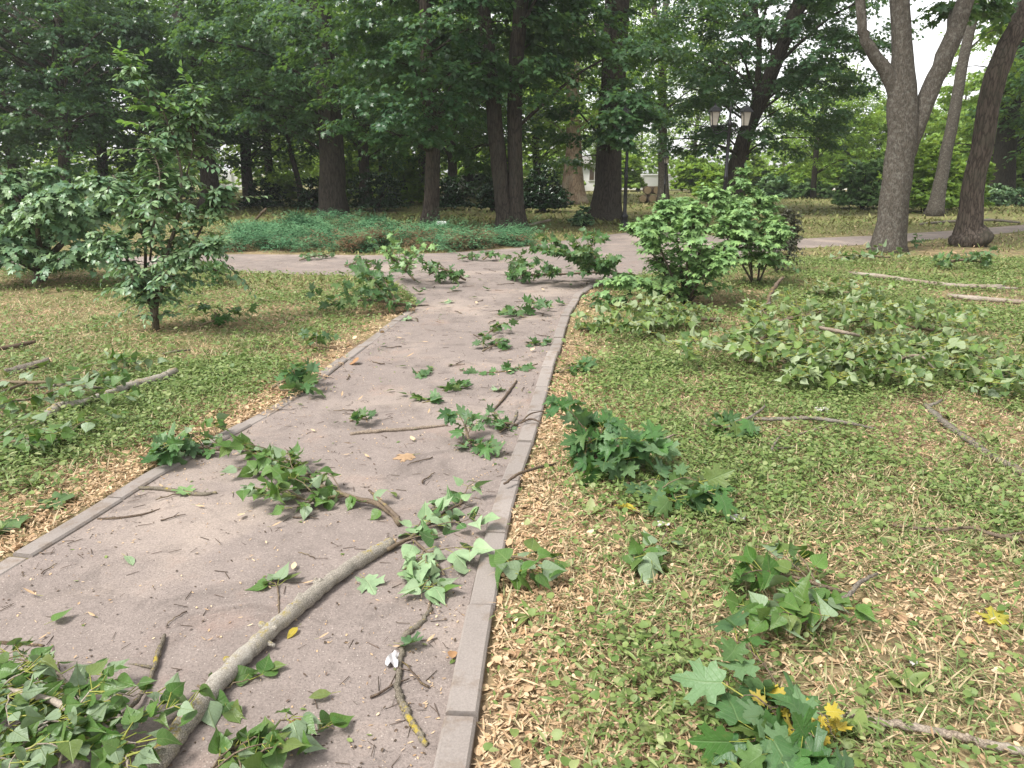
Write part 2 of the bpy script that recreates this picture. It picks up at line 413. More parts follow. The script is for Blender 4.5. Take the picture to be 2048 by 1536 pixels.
def bark_mat(name, dark, light, patch=None, patch_amt=.5, scale=1.0, bump=.6, rough=.9, yellow=0.0, vor=1.0, psc=1.6):
    m, n, l, b, out = mat(name)
    tc = n.new("ShaderNodeTexCoord")
    mp = n.new("ShaderNodeMapping"); mp.inputs["Scale"].default_value = (scale, scale, scale * .17 if scale < 4 else scale)
    l.new(tc.outputs["Object"], mp.inputs[0])
    v = n.new("ShaderNodeTexVoronoi"); v.feature = 'DISTANCE_TO_EDGE'; v.inputs["Scale"].default_value = 16
    w = noise(n, l, 9, 5, mp.outputs[0], .65, .6)
    va = n.new("ShaderNodeVectorMath"); va.operation = 'ADD'
    l.new(mp.outputs[0], va.inputs[0]); l.new(mixc(n, l, .12, (0, 0, 0), w.outputs[1]), va.inputs[1])
    l.new(va.outputs[0], v.inputs["Vector"])
    f = mapr(n, l, v.outputs["Distance"], 0, .16)
    fine = noise(n, l, 60, 4, mp.outputs[0], .7)
    if vor < 1: f = mapr(n, l, f, 0, 1, 1 - vor, 1)
    c = mixc(n, l, f, dark, light)
    c = mixc(n, l, .45, c, mixc(n, l, fine.outputs[0], (.0, .0, .0), (1, 1, 1)), 'OVERLAY')
    big = noise(n, l, psc, 6, tc.outputs["Object"], .65)
    if patch is not None:
        c = mixc(n, l, mapr(n, l, big.outputs[0], .5, .62, 0, patch_amt), c, patch)
    if yellow > 0:
        yn = noise(n, l, 34, 6, tc.outputs["Object"], .75)
        ys = noise(n, l, 5.5, 3, tc.outputs["Object"], .5)
        mu = n.new("ShaderNodeMath"); mu.operation = 'MULTIPLY'
        l.new(mapr(n, l, yn.outputs[0], .50, .60), mu.inputs[0]); l.new(mapr(n, l, ys.outputs[0], .44, .52, 0, yellow), mu.inputs[1])
        gn = n.new("ShaderNodeNewGeometry"); dp = n.new("ShaderNodeVectorMath"); dp.operation = 'DOT_PRODUCT'
        l.new(gn.outputs["Normal"], dp.inputs[0]); dp.inputs[1].default_value = (-.62, .2, .76)   # lichen grows along one flank
        m2 = n.new("ShaderNodeMath"); m2.operation = 'MULTIPLY'
        l.new(mu.outputs[0], m2.inputs[0]); l.new(mapr(n, l, dp.outputs["Value"], .1, .75, .15, 1), m2.inputs[1])
        c = mixc(n, l, m2.outputs[0], c, mixc(n, l, fine.outputs[0], (.2, .15, .02), (.46, .36, .06)))
    l.new(c, b.inputs["Base Color"])
    b.inputs["Roughness"].default_value = rough; b.inputs["Specular IOR Level"].default_value = .2
    bp = n.new("ShaderNodeBump"); bp.inputs["Strength"].default_value = bump; bp.inputs["Distance"].default_value = .03 / scale
    l.new(mixc(n, l, .4, f, fine.outputs[0]), bp.inputs["Height"]); l.new(bp.outputs[0], b.inputs["Normal"])
    return m
M['bark'] = bark_mat("dark_bark", (.03, .023, .018), (.085, .068, .055), (.05, .05, .035), .5)
M['bark_brown'] = bark_mat("brown_bark", (.022, .0185, .015), (.062, .051, .041), (.055, .052, .04), .5)
M['bark_grey'] = bark_mat("grey_lichened_bark", (.036, .031, .025), (.10, .086, .07), (.2, .19, .165), .5, 3.4, 1.0, .9, 0, .9, 16.0)
M['bark_tan'] = bark_mat("tan_plane_bark", (.14, .095, .065), (.30, .22, .155), (.36, .31, .24), .7, .8, .3)
M['bark_small'] = bark_mat("sapling_bark", (.05, .04, .03), (.12, .10, .075), (.15, .14, .11), .5, 3.0, .3)
M['log'] = bark_mat("poplar_bark_with_yellow_lichen", (.12, .105, .085), (.36, .325, .275), (.48, .45, .40), .8, 9.0, .8, .9, 1.0, .8)
M['stick'] = bark_mat("dead_stick_bark", (.045, .032, .024), (.13, .095, .07), (.2, .16, .12), .5, 8.0, .4, .9, .35)
M['stick_pale'] = bark_mat("pale_stick_bark", (.12, .09, .07), (.29, .235, .18), (.38, .34, .29), .6, 6.0, .4)
M['stick_lichen'] = bark_mat("lichened_twig_bark", (.07, .06, .045), (.18, .155, .12), (.25, .22, .17), .5, 8.0, .5, .9, 1.0)
M['stick_grey'] = bark_mat("grey_stick_bark", (.07, .06, .05), (.2, .175, .145), (.25, .23, .2), .5, 6.0, .5, .9, .4)
M['twig'] = bark_mat("twig_bark", (.07, .05, .035), (.17, .13, .09), (.2, .17, .1), .5, 9.0, .3)
def plain(name, col, rough=.6, metal=0.0, spec=.4, var=.25, sc=8.0, trans=0.0):
    m, n, l, b, out = mat(name)
    tc = n.new("ShaderNodeTexCoord"); ns = noise(n, l, sc, 5, tc.outputs["Object"], .6)
    c = mixc(n, l, ns.outputs[0], tuple(x * (1 - var) for x in col), tuple(min(1, x * (1 + var)) for x in col))
    l.new(c, b.inputs["Base Color"])
    b.inputs["Roughness"].default_value = rough; b.inputs["Metallic"].default_value = metal; b.inputs["Specular IOR Level"].default_value = spec
    if trans: b.inputs["Transmission Weight"].default_value = trans
    return m
M['wood_cut'] = plain("cut_wood", (.52, .38, .24), .8, 0, .2, .3, 30)
M['black_metal'] = plain("black_painted_metal", (.02, .02, .022), .45, .3)
M['lamp_glass'] = plain("frosted_lamp_glass", (.36, .33, .28), .4, 0, .5, .12, 12)
M['white_wall'] = plain("white_plaster", (.78, .77, .76), .9, 0, .2, .06, 1.5)
M['roof'] = plain("grey_roof", (.2, .19, .18), .8)
M['window'] = plain("dark_window", (.1, .07, .05), .2, 0, .5)
M['white_plate'] = plain("white_plate", (.6, .6, .58), .5, 0, .4, .1)
M['rust_plate'] = plain("brown_plate", (.17, .11, .095), .6, 0, .3, .3, 20)
M['paper'] = plain("white_scrap", (.5, .47, .44), .7, 0, .3, .1, 30)
M['plastic'] = plain("cloudy_plastic", (.6, .58, .58), .25, 0, .5, .15, 20, .35)
M['car_paint'] = plain("white_car_paint", (.75, .75, .76), .25, 0, .6, .03)
M['car_glass'] = plain("dark_car_glass", (.03, .035, .04), .1, 0, .6)
M['tyre'] = plain("tyre_rubber", (.02, .02, .02), .8)

# ---------------------------------------------------------------- the setting: ground, path, kerbs
KERB_R = [(820, 1760), (875, 1536), (905, 1370), (945, 1180), (975, 1050), (1005, 960), (1030, 900), (1055, 830), (1085, 740), (1105, 690), (1120, 640), (1135, 615), (1150, 592), (1170, 577), (1195, 568)]
KERB_L = [(830, 625), (790, 650), (740, 690), (690, 728), (640, 768), (560, 822), (430, 893), (320, 955), (180, 1045), (0, 1155)]
def w2(pts): return np.array([G(*p)[:2] for p in pts])
kr, kl = w2(KERB_R), w2(KERB_L)
kr = np.vstack([kr[0] - (kr[1] - kr[0]) / np.linalg.norm(kr[1] - kr[0]) * 4.0, kr])
kl = np.vstack([kl, kl[-1] + (kl[-1] - kl[-2]) / np.linalg.norm(kl[-1] - kl[-2]) * 4.5])
near_edge = w2([(1222, 566), (1300, 548), (1450, 520), (1590, 498), (1740, 489), (1900, 477), (2048, 463), (2400, 440)])
far_edge = w2([(2400, 432), (2048, 450), (1900, 462), (1740, 472), (1590, 478), (1450, 474), (1330, 462), (1250, 466), (1150, 478), (1040, 496), (900, 506), (750, 511), (480, 509), (200, 516), (-500, 524)])
near_l = w2([(-500, 555), (200, 532), (350, 540), (550, 548), (700, 552), (770, 563), (812, 583), (832, 605)])
OUT = np.vstack([kr, near_edge, far_edge, near_l, kl])
def inside(x, y):
    r = np.zeros(len(x), bool); a = OUT; b = np.roll(OUT, -1, 0)
    for (x0, y0), (x1, y1) in zip(a, b):
        if y0 == y1: continue
        c = ((y0 > y) != (y1 > y)) & (x < (x1 - x0) * (y - y0) / (y1 - y0) + x0)
        r ^= c
    return r
def dist_to(x, y, poly):
    d = np.full(len(x), 1e9)
    for (x0, y0), (x1, y1) in zip(poly[:-1], poly[1:]):
        ex, ey = x1 - x0, y1 - y0; L2 = ex * ex + ey * ey + 1e-12
        t = np.clip(((x - x0) * ex + (y - y0) * ey) / L2, 0, 1)
        d = np.minimum(d, np.hypot(x - x0 - t * ex, y - y0 - t * ey))
    return d
def soil_mat():
    m, n, l, b, out = mat("park_soil")
    geo = n.new("ShaderNodeNewGeometry"); p = geo.outputs["Position"]
    a = noise(n, l, .35, 5, p, .6); c = noise(n, l, 3.2, 6, p, .65); f = noise(n, l, 38, 5, p, .75)
    v = n.new("ShaderNodeTexVoronoi"); v.inputs["Scale"].default_value = 55; l.new(p, v.inputs["Vector"])
    soil = mixc(n, l, f.outputs[0], (.11, .075, .05), (.24, .165, .11))
    straw = mixc(n, l, v.outputs["Color"], (.23, .16, .09), (.42, .31, .19))
    base = mixc(n, l, mapr(n, l, c.outputs[0], .42, .6), soil, straw)
    green = mixc(n, l, f.outputs[0], (.08, .11, .03), (.2, .19, .08))
    base = mixc(n, l, mapr(n, l, a.outputs[0], .42, .62, 0, .7), base, green)
    sep = n.new("ShaderNodeSeparateXYZ"); l.new(p, sep.inputs[0])
    far = mixc(n, l, c.outputs[0], (.11, .125, .045), (.21, .2, .085))
    base = mixc(n, l, mapr(n, l, sep.outputs[1], 10, 22, 0, .65), base, far)
    l.new(base, b.inputs["Base Color"]); b.inputs["Roughness"].default_value = .95; b.inputs["Specular IOR Level"].default_value = .1
    bp = n.new("ShaderNodeBump"); bp.inputs["Strength"].default_value = .8; bp.inputs["Distance"].default_value = .02
    l.new(mixc(n, l, .5, f.outputs[0], c.outputs[0]), bp.inputs["Height"]); l.new(bp.outputs[0], b.inputs["Normal"])
    return m
def path_mat():
    m, n, l, b, out = mat("trodden_path")
    geo = n.new("ShaderNodeNewGeometry"); p = geo.outputs["Position"]
    big = noise(n, l, .8, 5, p, .6); mid = noise(n, l, 5, 6, p, .65); f = noise(n, l, 120, 4, p, .8)
    base = mixc(n, l, mid.outputs[0], (.168, .139, .125), (.285, .238, .214))
    base = mixc(n, l, mapr(n, l, big.outputs[0], .5, .68, 0, .8), base, (.37, .305, .258))
    red = noise(n, l, 1.6, 5, p, .7)
    base = mixc(n, l, mapr(n, l, red.outputs[0], .56, .72, 0, .6), base, (.22, .15, .125))
    st2 = noise(n, l, 2.6, 7, p, .72, .8)
    base = mixc(n, l, mapr(n, l, st2.outputs[0], .52, .64, 0, .5), base, (.115, .096, .086))
    v = n.new("ShaderNodeTexVoronoi"); v.inputs["Scale"].default_value = 95; l.new(p, v.inputs["Vector"])
    grit = mapr(n, l, v.outputs["Distance"], .12, .3, 1, 0)
    st = n.new("ShaderNodeMath"); st.operation = 'MULTIPLY'
    sc = n.new("ShaderNodeSeparateColor"); l.new(v.outputs["Color"], sc.inputs[0])
    l.new(grit, st.inputs[0]); l.new(mapr(n, l, sc.outputs[0], .62, .72), st.inputs[1])
    base = mixc(n, l, st.outputs[0], base, mixc(n, l, sc.outputs[1], (.14, .12, .11), (.48, .42, .37)))
    base = mixc(n, l, .75, base, f.outputs[0], 'OVERLAY')
    l.new(base, b.inputs["Base Color"]); b.inputs["Roughness"].default_value = .93; b.inputs["Specular IOR Level"].default_value = .15
    bp = n.new("ShaderNodeBump"); bp.inputs["Strength"].default_value = .8; bp.inputs["Distance"].default_value = .008
    ht = mixc(n, l, .35, f.outputs[0], grit); ht = mixc(n, l, .4, ht, mid.outputs[0])
    l.new(ht, bp.inputs["Height"]); l.new(bp.outputs[0], b.inputs["Normal"])
    return m
def kerb_mat():
    m, n, l, b, out = mat("kerb_concrete")
    geo = n.new("ShaderNodeNewGeometry"); p = geo.outputs["Position"]
    a = noise(n, l, 2.5, 5, p, .6); f = noise(n, l, 150, 3, p, .7)
    base = mixc(n, l, a.outputs[0], (.19, .163, .146), (.31, .272, .246))
    dirt = noise(n, l, 7, 6, p, .7)
    base = mixc(n, l, mapr(n, l, dirt.outputs[0], .5, .64, 0, .7), base, (.17, .125, .09))
    base = mixc(n, l, .12, base, geo.outputs["Random Per Island"], 'OVERLAY')
    base = mixc(n, l, .35, base, f.outputs[0], 'OVERLAY')
    l.new(base, b.inputs["Base Color"]); b.inputs["Roughness"].default_value = .92
    bp = n.new("ShaderNodeBump"); bp.inputs["Strength"].default_value = .35; bp.inputs["Distance"].default_value = .004
    l.new(f.outputs[0], bp.inputs["Height"]); l.new(bp.outputs[0], b.inputs["Normal"])
    return m
s = Solid(); s.add([(-400, -60, 0), (400, -60, 0), (400, 600, 0), (-400, 600, 0)], [(0, 1, 2, 3)])
tag(s.build("ground", soil_mat()), kind="structure")
s = Solid()
op = OUT
from mathutils.geometry import tessellate_polygon
from mathutils import Vector
tris = tessellate_polygon([[Vector((x, y, 0)) for x, y in op]])
tv = np.array([(x, y, .006) for x, y in op])
def ccw(t):
    a, b, c = tv[list(t)]
    return t if (b[0] - a[0]) * (c[1] - a[1]) - (b[1] - a[1]) * (c[0] - a[0]) > 0 else (t[0], t[2], t[1])
s.add(tv, [ccw(t) for t in tris])
tag(s.build("path", path_mat(), smooth=False), kind="structure")
KM = kerb_mat()
def kerb(name, line, side, seed, hgt):      # kerb stones laid end to end
    rg = np.random.default_rng(seed)
    seg = np.linalg.norm(np.diff(line, axis=0), axis=1); cum = np.concatenate([[0], np.cumsum(seg)])
    s = Solid(); d = 0.02
    while d < cum[-1] - .12:
        L = min(.56, cum[-1] - d); e = d + L - rg.uniform(.006, .016)
        pts = [np.array([np.interp(q, cum, line[:, k]) for k in (0, 1)]) for q in (d, (d + e) / 2, e)]
        V, W = [], .092
        h = hgt + rg.uniform(-.007, .007); off = rg.uniform(-.009, .009)
        nn = []
        for q in (pts[1] - pts[0], pts[2] - pts[0], pts[2] - pts[1]):
            q = q / np.linalg.norm(q); nn.append(np.array([-q[1], q[0]]) * side)
        prof = [(0, -.05), (0, h - .008), (.008, h), (W - .008, h), (W, h - .008), (W, -.05)]
        for p_, n_ in zip(pts, nn):
            for a, z in prof: V.append((*(p_ + n_ * (a + off)), z))
        k = len(prof); f = []
        for i in range(2):
            for j in range(k):
                q = (i * k + j, i * k + (j + 1) % k, (i + 1) * k + (j + 1) % k, (i + 1) * k + j)
                f.append(q if side < 0 else q[::-1])
        f += [tuple(range(k))[::-1], tuple(2 * k + j for j in range(k))]
        s.add(V, f); d += L
    return tag(s.build(name, KM, smooth=False), kind="structure")
kerb("kerb", kr, -1, 3, .034)
kerb("kerb", kl, -1, 5, .015)

# ---------------------------------------------------------------- ground cover nobody could count
LB = [G(312, 660), G(85, 560), G(1775, 497), G(1938, 487), G(1370, 605), G(667, 432), G(1212, 437)]   # bare soil under these
def scatter(rg, n, y0, y1, power=1.0, spread=.86):
    u = rg.random(n)
    y = (y0 ** power + u * (y1 ** power - y0 ** power)) ** (1 / power)
    x = rg.uniform(-1, 1, n) * (y * spread + .7)
    return x, y
def edge_d(x, y):
    return np.minimum(dist_to(x, y, kr), dist_to(x, y, kl))
def off_kerb(x, y):
    ok = ~inside(x, y)
    d1, d2 = dist_to(x, y, kr), dist_to(x, y, kl)
    h = np.sin(x * 913.7 + y * 517.3) * 4375.5; h -= np.floor(h)
    return ok, (d1 > .105) & ((d2 > .10) | (h < .45 * (vnoise(x * 2.5, y * 2.5, 77) > .38))), np.minimum(d1, d2)
def bare(x, y, r=.55):
    k = np.ones(len(x))
    for q in LB: k *= 1 - np.exp(-((x - q[0]) ** 2 + (y - q[1]) ** 2) / (r * r))
    return k
rg = np.random.default_rng(11)
# low weeds
L = Leaves(); Lg = Leaves()
for (n, y0, y1, sz0, sz1) in ((380000, .9, 6.0, .010, .030), (300000, 5.0, 13.5, .016, .04)):
    x, y = scatter(rg, n, y0, y1, 1.6)
    ok, offk, d = off_kerb(x, y)
    nz = fbm(x * 1.1, y * 1.1, 5); nz2 = fbm(x * .45 + 9, y * .45, 8)
    right = x > .2
    pr = np.clip((nz - .375) * 6, .22, 1) * np.clip((d - .18) / .6, .05, 1) * np.clip(.5 + (nz2 - .34) * 1.9, .3, 1) * bare(x, y)
    keep = ok & offk & (rg.random(n) < pr)
    x, y = x[keep], y[keep]; k = len(x)
    az = rg.uniform(0, 6.283, k)
    t = rg.random(k)
    z = .012 + rg.uniform(.006, .05, k) * (.6 + t)
    xd = np.stack([np.cos(az), np.sin(az), rg.uniform(-.25, .6, k)], 1)
    nr = np.stack([rg.normal(0, .4, k), rg.normal(-.1, .4, k), np.ones(k)], 1)
    sz = rg.uniform(sz0, sz1, k)
    kinds = rg.random(k)
    for nm, a, b, w in (("round", 0, .26, 1), ("ovate", .26, .74, 1.0), ("strap", .74, 1.0, .8)):
        m = (kinds >= a) & (kinds < b)
        L.add(nm, np.stack([x, y, z], 1)[m], xd[m], nr[m], sz[m] * (2.0 if nm == "strap" else 1), None, 0, w)
# rosettes and taller strap-leaved weeds
nR = 420
x, y = scatter(rg, nR, 1.2, 11, 1.5)
ok, offk, d = off_kerb(x, y); keep = ok & offk & (d > .2) & (rg.random(nR) < bare(x, y))
for cx, cy in zip(x[keep], y[keep]):
    k = rg.integers(5, 11); az = rg.uniform(0, 6.283, k)
    up = rg.uniform(.3, 1.6)
    xd = np.stack([np.cos(az), np.sin(az), np.full(k, up)], 1)
    L.add(rg.choice(["strap", "ovate"]), np.tile([cx, cy, .002], (k, 1)), xd, np.stack([-np.cos(az) * up, -np.sin(az) * up, np.ones(k)], 1), rg.uniform(.035, .09, k), rg.random() * .7 + rg.random(k) * .3)
tag(L.build("ground_cover", M['weed'], seed=2, zmin=.001), "low mixed green weeds growing through dry leaves beside the path", "weeds", kind="stuff")
# grass
for (n, y0, y1, h0, h1) in ((230000, .9, 7, .025, .10), (150000, 6, 14, .04, .10)):
    x, y = scatter(rg, n, y0, y1, 1.5)
    ok, offk, d = off_kerb(x, y)
    nz = fbm(x * 1.7 + 3, y * 1.7, 21)
    keep = ok & offk & (rg.random(n) < np.clip((nz - .36) * 4, 0.22, 1) * np.clip((d - .15) / .7, .08, 1) * bare(x, y))
    x, y = x[keep], y[keep]; k = len(x); az = rg.uniform(0, 6.283, k); up = rg.uniform(.05, 1.9, k) ** 1.3
    Lg.add("blade", np.stack([x, y, np.zeros(k)], 1), np.stack([np.cos(az), np.sin(az), up], 1), np.stack([-np.cos(az) * up, -np.sin(az) * up, np.ones(k)], 1), rg.uniform(h0, h1, k), None, 0, 1.0)
tag(Lg.build("grass", M['grass'], seed=3, zmin=.001), "thin tufts of fresh green grass among the weeds", "grass", kind="stuff")
# dry grass of the park lawn farther away
Lg = Leaves()
for (n, y0, y1, h0, h1, w) in ((70000, 10, 26, .06, .15, 3.0), (50000, 22, 60, .12, .26, 5.0)):
    x, y = scatter(rg, n, y0, y1, 1.2, .8)
    ok = ~inside(x, y)
    nz = fbm(x * .5 + 3, y * .5, 31)
    keep = ok & (rg.random(n) < np.clip((nz - .3) * 4, .15, 1) * bare(x, y, .9))
    x, y = x[keep], y[keep]; k = len(x); az = rg.uniform(0, 6.283, k); up = rg.uniform(.3, 1.6, k)
    Lg.add("blade", np.stack([x, y, np.zeros(k)], 1), np.stack([np.cos(az), np.sin(az), up], 1), np.stack([-np.cos(az) * up, -np.sin(az) * up, np.ones(k)], 1), rg.uniform(h0, h1, k), np.clip(nz[keep] + rg.normal(0, .25, k), 0, 1), 0, w)
tag(Lg.build("dry_grass", M['dry_grass'], seed=4, zmin=.001), "thin dry yellowish lawn grass under the park trees", "grass", kind="stuff")
# dry litter
L = Leaves()
for (n, y0, y1, s0, s1) in ((260000, .8, 5.5, .010, .036), (120000, 4.5, 14, .018, .045), (16000, 13, 24, .05, .09)):
    x, y = scatter(rg, n, y0, y1, 1.5)
    ok, offk, d = off_kerb(x, y)
    nz = fbm(x * 1.3 + 17, y * 1.3, 41)
    pr = np.clip(np.exp(-(d / .55) ** 1.5) * 1.2 + np.clip((nz - .42) * 2.2, .2, .5), 0, 1)
    keep = ok & offk & (rg.random(n) < pr)
    x, y = x[keep], y[keep]; k = len(x); az = rg.uniform(0, 6.283, k)
    z = .003 + rg.random(k) ** 2 * .022 + .017 * (dist_to(x, y, kl) < .11)
    xd = np.stack([np.cos(az), np.sin(az), rg.normal(0, .2, k)], 1)
    nr = np.stack([rg.normal(0, .45, k), rg.normal(0, .45, k), np.ones(k)], 1)
    kinds = rg.random(k)
    sz = rg.uniform(s0, s1, k)
    for nm, a, b, w in (("bract", 0, .62, 1), ("chip", .62, .94, 1), ("round", .94, 1, 1)):
        m = (kinds >= a) & (kinds < b)
        L.add(nm, np.stack([x, y, z], 1)[m], xd[m], nr[m], sz[m] * (.6 if nm == "chip" else 1), None, 0, w)
# broken straws lying among the litter
n = 60000
x, y = scatter(rg, n, .8, 9, 1.5); ok, offk, d = off_kerb(x, y); keep = ok & offk & (rg.random(n) < .75); x, y = x[keep], y[keep]; k = len(x); az = rg.uniform(0, 6.283, k)
L.add("blade", np.stack([x, y, .004 + rg.random(k) * .03], 1), np.stack([np.cos(az), np.sin(az), rg.normal(.05, .22, k)], 1), np.stack([rg.normal(0, .3, k), rg.normal(0, .3, k), np.ones(k)], 1), rg.uniform(.03, .1, k), None, 0, .9)
tag(L.build("leaf_litter", M['litter'], seed=5, zmin=.001), "pale tan dry leaf litter strewn along both kerbs", "leaf litter", kind="stuff")
# crumbs on the path: bits of bark, seeds, twig ends, pebbles
L = Leaves()
n = 110000
x, y = scatter(rg, n, .9, 13, 1.35)
ins = inside(x, y); d = edge_d(x, y)
keep = ins & (d > .02) & (rg.random(n) < np.clip(.16 + .9 * np.exp(-d / .14) + np.clip((fbm(x * 2, y * 2, 51) - .5) * 1.2, 0, .4), 0, 1))
x, y = x[keep], y[keep]; k = len(x); az = rg.uniform(0, 6.283, k)
xd = np.stack([np.cos(az), np.sin(az), rg.normal(0, .08, k)], 1); nr = np.stack([rg.normal(0, .3, k), rg.normal(0, .3, k), np.ones(k)], 1)
kinds = rg.random(k); p3 = np.stack([x, y, np.full(k, .0075) + rg.random(k) * .004], 1)
for nm, a, b, s0, s1, mi, w in (("bract", 0, .25, .006, .022, 0, 1), ("chip", .25, .55, .003, .012, 0, 1), ("chip", .55, .82, .004, .014, 1, 1), ("stalk", .82, .97, .015, .06, 1, .05), ("ovate", .97, 1, .012, .03, 2, 1)):
    m = (kinds >= a) & (kinds < b)
    L.add(nm, p3[m], xd[m], nr[m], rg.uniform(s0, s1, m.sum()), None, mi, w)
M['crumb'] = leaf_mat("dark_bark_crumb", [(.06, .045, .035), (.10, .075, .055), (.14, .1, .08)], (.09, .07, .05), (.1, .08, .05), .05, .9, .1)
tag(L.build("path_debris", [M['litter'], M['crumb'], M['weed']], seed=6, zmin=.0065), "crumbs of bark, seeds and twig ends on the path", "debris", kind="stuff")

# ---------------------------------------------------------------- trees
def sprays(L, cen, R, axis, name, size, rg, T=14, K=13, droop=.28, mi=0, rnd=None, tilt=.45, rise=.05):
    cen = np.asarray(cen, float); S = len(cen)
    if S == 0: return
    R = np.broadcast_to(np.asarray(R, float), (S,))
    out = cen[:, :2] - np.asarray(axis, float)[:2]
    a0 = np.arctan2(out[:, 1], out[:, 0])
    az = a0[:, None] + rg.normal(0, 1.15, (S, T))
    q = rg.uniform(0, 6.283, (S, T)); rr = np.sqrt(rg.random((S, T))) * R[:, None] * .45
    st = cen[:, None, :] + np.stack([np.cos(q) * rr, np.sin(q) * rr, rg.normal(0, .10, (S, T)) * R[:, None]], -1)
    d = np.stack([np.cos(az), np.sin(az), rg.normal(rise, .2, (S, T))], -1)
    ln = R[:, None] * rg.uniform(.35, 1.0, (S, T))
    t = np.linspace(.06, 1, K)
    pos = st[:, :, None, :] + d[:, :, None, :] * (ln[..., None] * t)[..., None]
    pos[..., 2] -= droop * ln[..., None] * t ** 2
    sgn = np.where(np.arange(K) % 2 == 0, 1.0, -1.0)[None, None, :, None]
    perp = np.stack([-d[..., 1], d[..., 0], np.zeros_like(d[..., 0])], -1)[:, :, None, :]
    xd = d[:, :, None, :] * .55 + perp * sgn * .85 + rg.normal(0, .28, (S, T, K, 3)) + np.array([0, 0, -.3])
    nr = np.array([0, 0, 1.0]) + tilt * d[:, :, None, :] + rg.normal(0, .33, (S, T, K, 3))
    pos = pos + xd * size * .2 + rg.normal(0, .03, pos.shape)
    n = S * T * K
    sh = np.repeat(np.clip(rg.random(S)[:, None] * .6 + rg.random((S, T * K)) * .4, 0, 1).ravel(), 1) if rnd is None else rnd
    L.add(name, pos.reshape(n, 3), xd.reshape(n, 3), nr.reshape(n, 3), size * rg.uniform(.65, 1.15, n), sh, mi)

def crown_pts(rg, n, c, r, zmin, gaps=.34, seed=0, inner=.35):
    out = []
    while len(out) < n:
        v = rg.normal(size=3); v /= np.linalg.norm(v)
        u = (inner ** 3 + rg.random() * (1 - inner ** 3)) ** (1 / 3)
        p = np.asarray(c) + v * u * np.asarray(r)
        if p[2] < zmin + rg.random() * .5: continue
        if float(fbm(np.array([p[0] * .55 + p[2] * .8]), np.array([p[1] * .55 + p[2] * .55]), seed)[0]) < gaps: continue
        out.append(p)
    return np.array(out)

def stem_pts(px, Y, H, taper=.45, lean=None):
    """pixels (x, y, width) of a trunk at depth Y -> points and radii, carried on above the frame to height H"""
    p = [P(a, b, Y) for a, b, w in px]; r = [wid(w, q) / 2 for (a, b, w), q in zip(px, p)]
    p[0][2] = min(p[0][2], -.05) if p[0][2] < .3 else p[0][2]
    d = p[-1] - p[-2]; d = d / max(np.linalg.norm(d), 1e-6); d[2] = max(d[2], .6); d /= np.linalg.norm(d)
    if lean is not None: d = np.array(lean, float) / np.linalg.norm(lean)
    if H > p[-1][2] + .5:
        for k in (1, 2):
            z = (H - p[-1][2]) / (3 - k)
            q = p[-1] + d * z / d[2]
            p.append(q); r.append(r[-1] * (taper if k == 2 else .75))
    return np.array(p), np.array(r)

def tree(name, label, stems, bark, crown=None, low=(), leaf='canopy', lname="maple_lo", size=.13, H=11, T=14, K=13, group=None, seed=1, sides=18, flare=.42, limbs=True, extra=None, depth=None, gaps=.34):
    rg = np.random.default_rng(seed)
    Y = G(stems[0][0][0], stems[0][0][1])[1] if depth is None else depth
    base = P(stems[0][0][0], stems[0][0][1], Y); base[2] = 0
    root = thing(name, label, "tree", base, group)
    tr = Solid(); axis_pts = []
    for i, st in enumerate(stems):
        dy = 0.0
        p, r = stem_pts(st, Y + dy, H if i == 0 or len(st) > 3 else H * .85)
        axis_pts.append(p)
        z0 = p[0][2]
        q = spline(np.column_stack([p, r]), 22)
        q[:, 3] = np.maximum(q[:, 3], .012)
        q[:, :2] += rg.normal(0, .012, (22, 2)) * (np.arange(22) > 2)[:, None]
        tr.tube(q[:, :3], q[:, 3], sides, rg, .07, flare=flare if i == 0 or abs(st[0][1] - stems[0][0][1]) < 12 else 0)
    if extra: extra(tr, rg, Y)
    cen = np.zeros((0, 3)); R = np.zeros(0)
    axis = axis_pts[0][-1]
    mid = axis_pts[0]
    if crown:
        c, r, n, zmin = crown['c'], crown['r'], crown['n'], crown['zmin']
        pts = crown_pts(rg, n, (base[0] + c[0], base[1] + c[1], c[2]), r, zmin, gaps, seed)
        cen = np.vstack([cen, pts]); R = np.concatenate([R, rg.uniform(.7, 1.25, n) * crown.get('R', 1.0)])
    if len(low):
        lp = np.array([P(a, b, base[1] + dy) for a, b, dy, rr in low])
        cen = np.vstack([cen, lp]); R = np.concatenate([R, np.array([q[3] for q in low], float)])
    if limbs and len(cen):
        for k in range(0, len(cen)):
            if (k % 6 and k < len(cen) - len(low)) or (k >= len(cen) - len(low) and k % 2): continue
            e = cen[k]
            ap = axis_pts[int(np.argmin([np.min(np.hypot(a[:, 0] - e[0], a[:, 1] - e[1])) for a in axis_pts]))]
            dst = np.hypot(e[0] - base[0], e[1] - base[1])
            z = np.clip(e[2] - dst * rg.uniform(.25, .6), min(2.0, e[2]), None)
            if z > ap[-1][2]: z = ap[-1][2]
            s0 = np.array([np.interp(z, ap[:, 2], ap[:, 0]), np.interp(z, ap[:, 2], ap[:, 1]), z])
            m = (s0 + e) / 2 + np.array([rg.normal(0, .15), rg.normal(0, .15), .12 * dst])
            w = np.clip(.012 * dst + .012, .015, .07)
            q = spline(np.column_stack([[s0, m, e], [w, w * .65, w * .25]]), 7)
            tr.tube(q[:, :3], q[:, 3], 5, None, 0, cap=False)
    tr.build("trunk", M[bark], root, base)
    if len(cen):
        L = Leaves()
        sprays(L, cen, R, base, lname, size, rg, T, K)
        L.build("crown", M[leaf], root, base, seed)
    return root

PK = "tall park trees beyond the cross path"
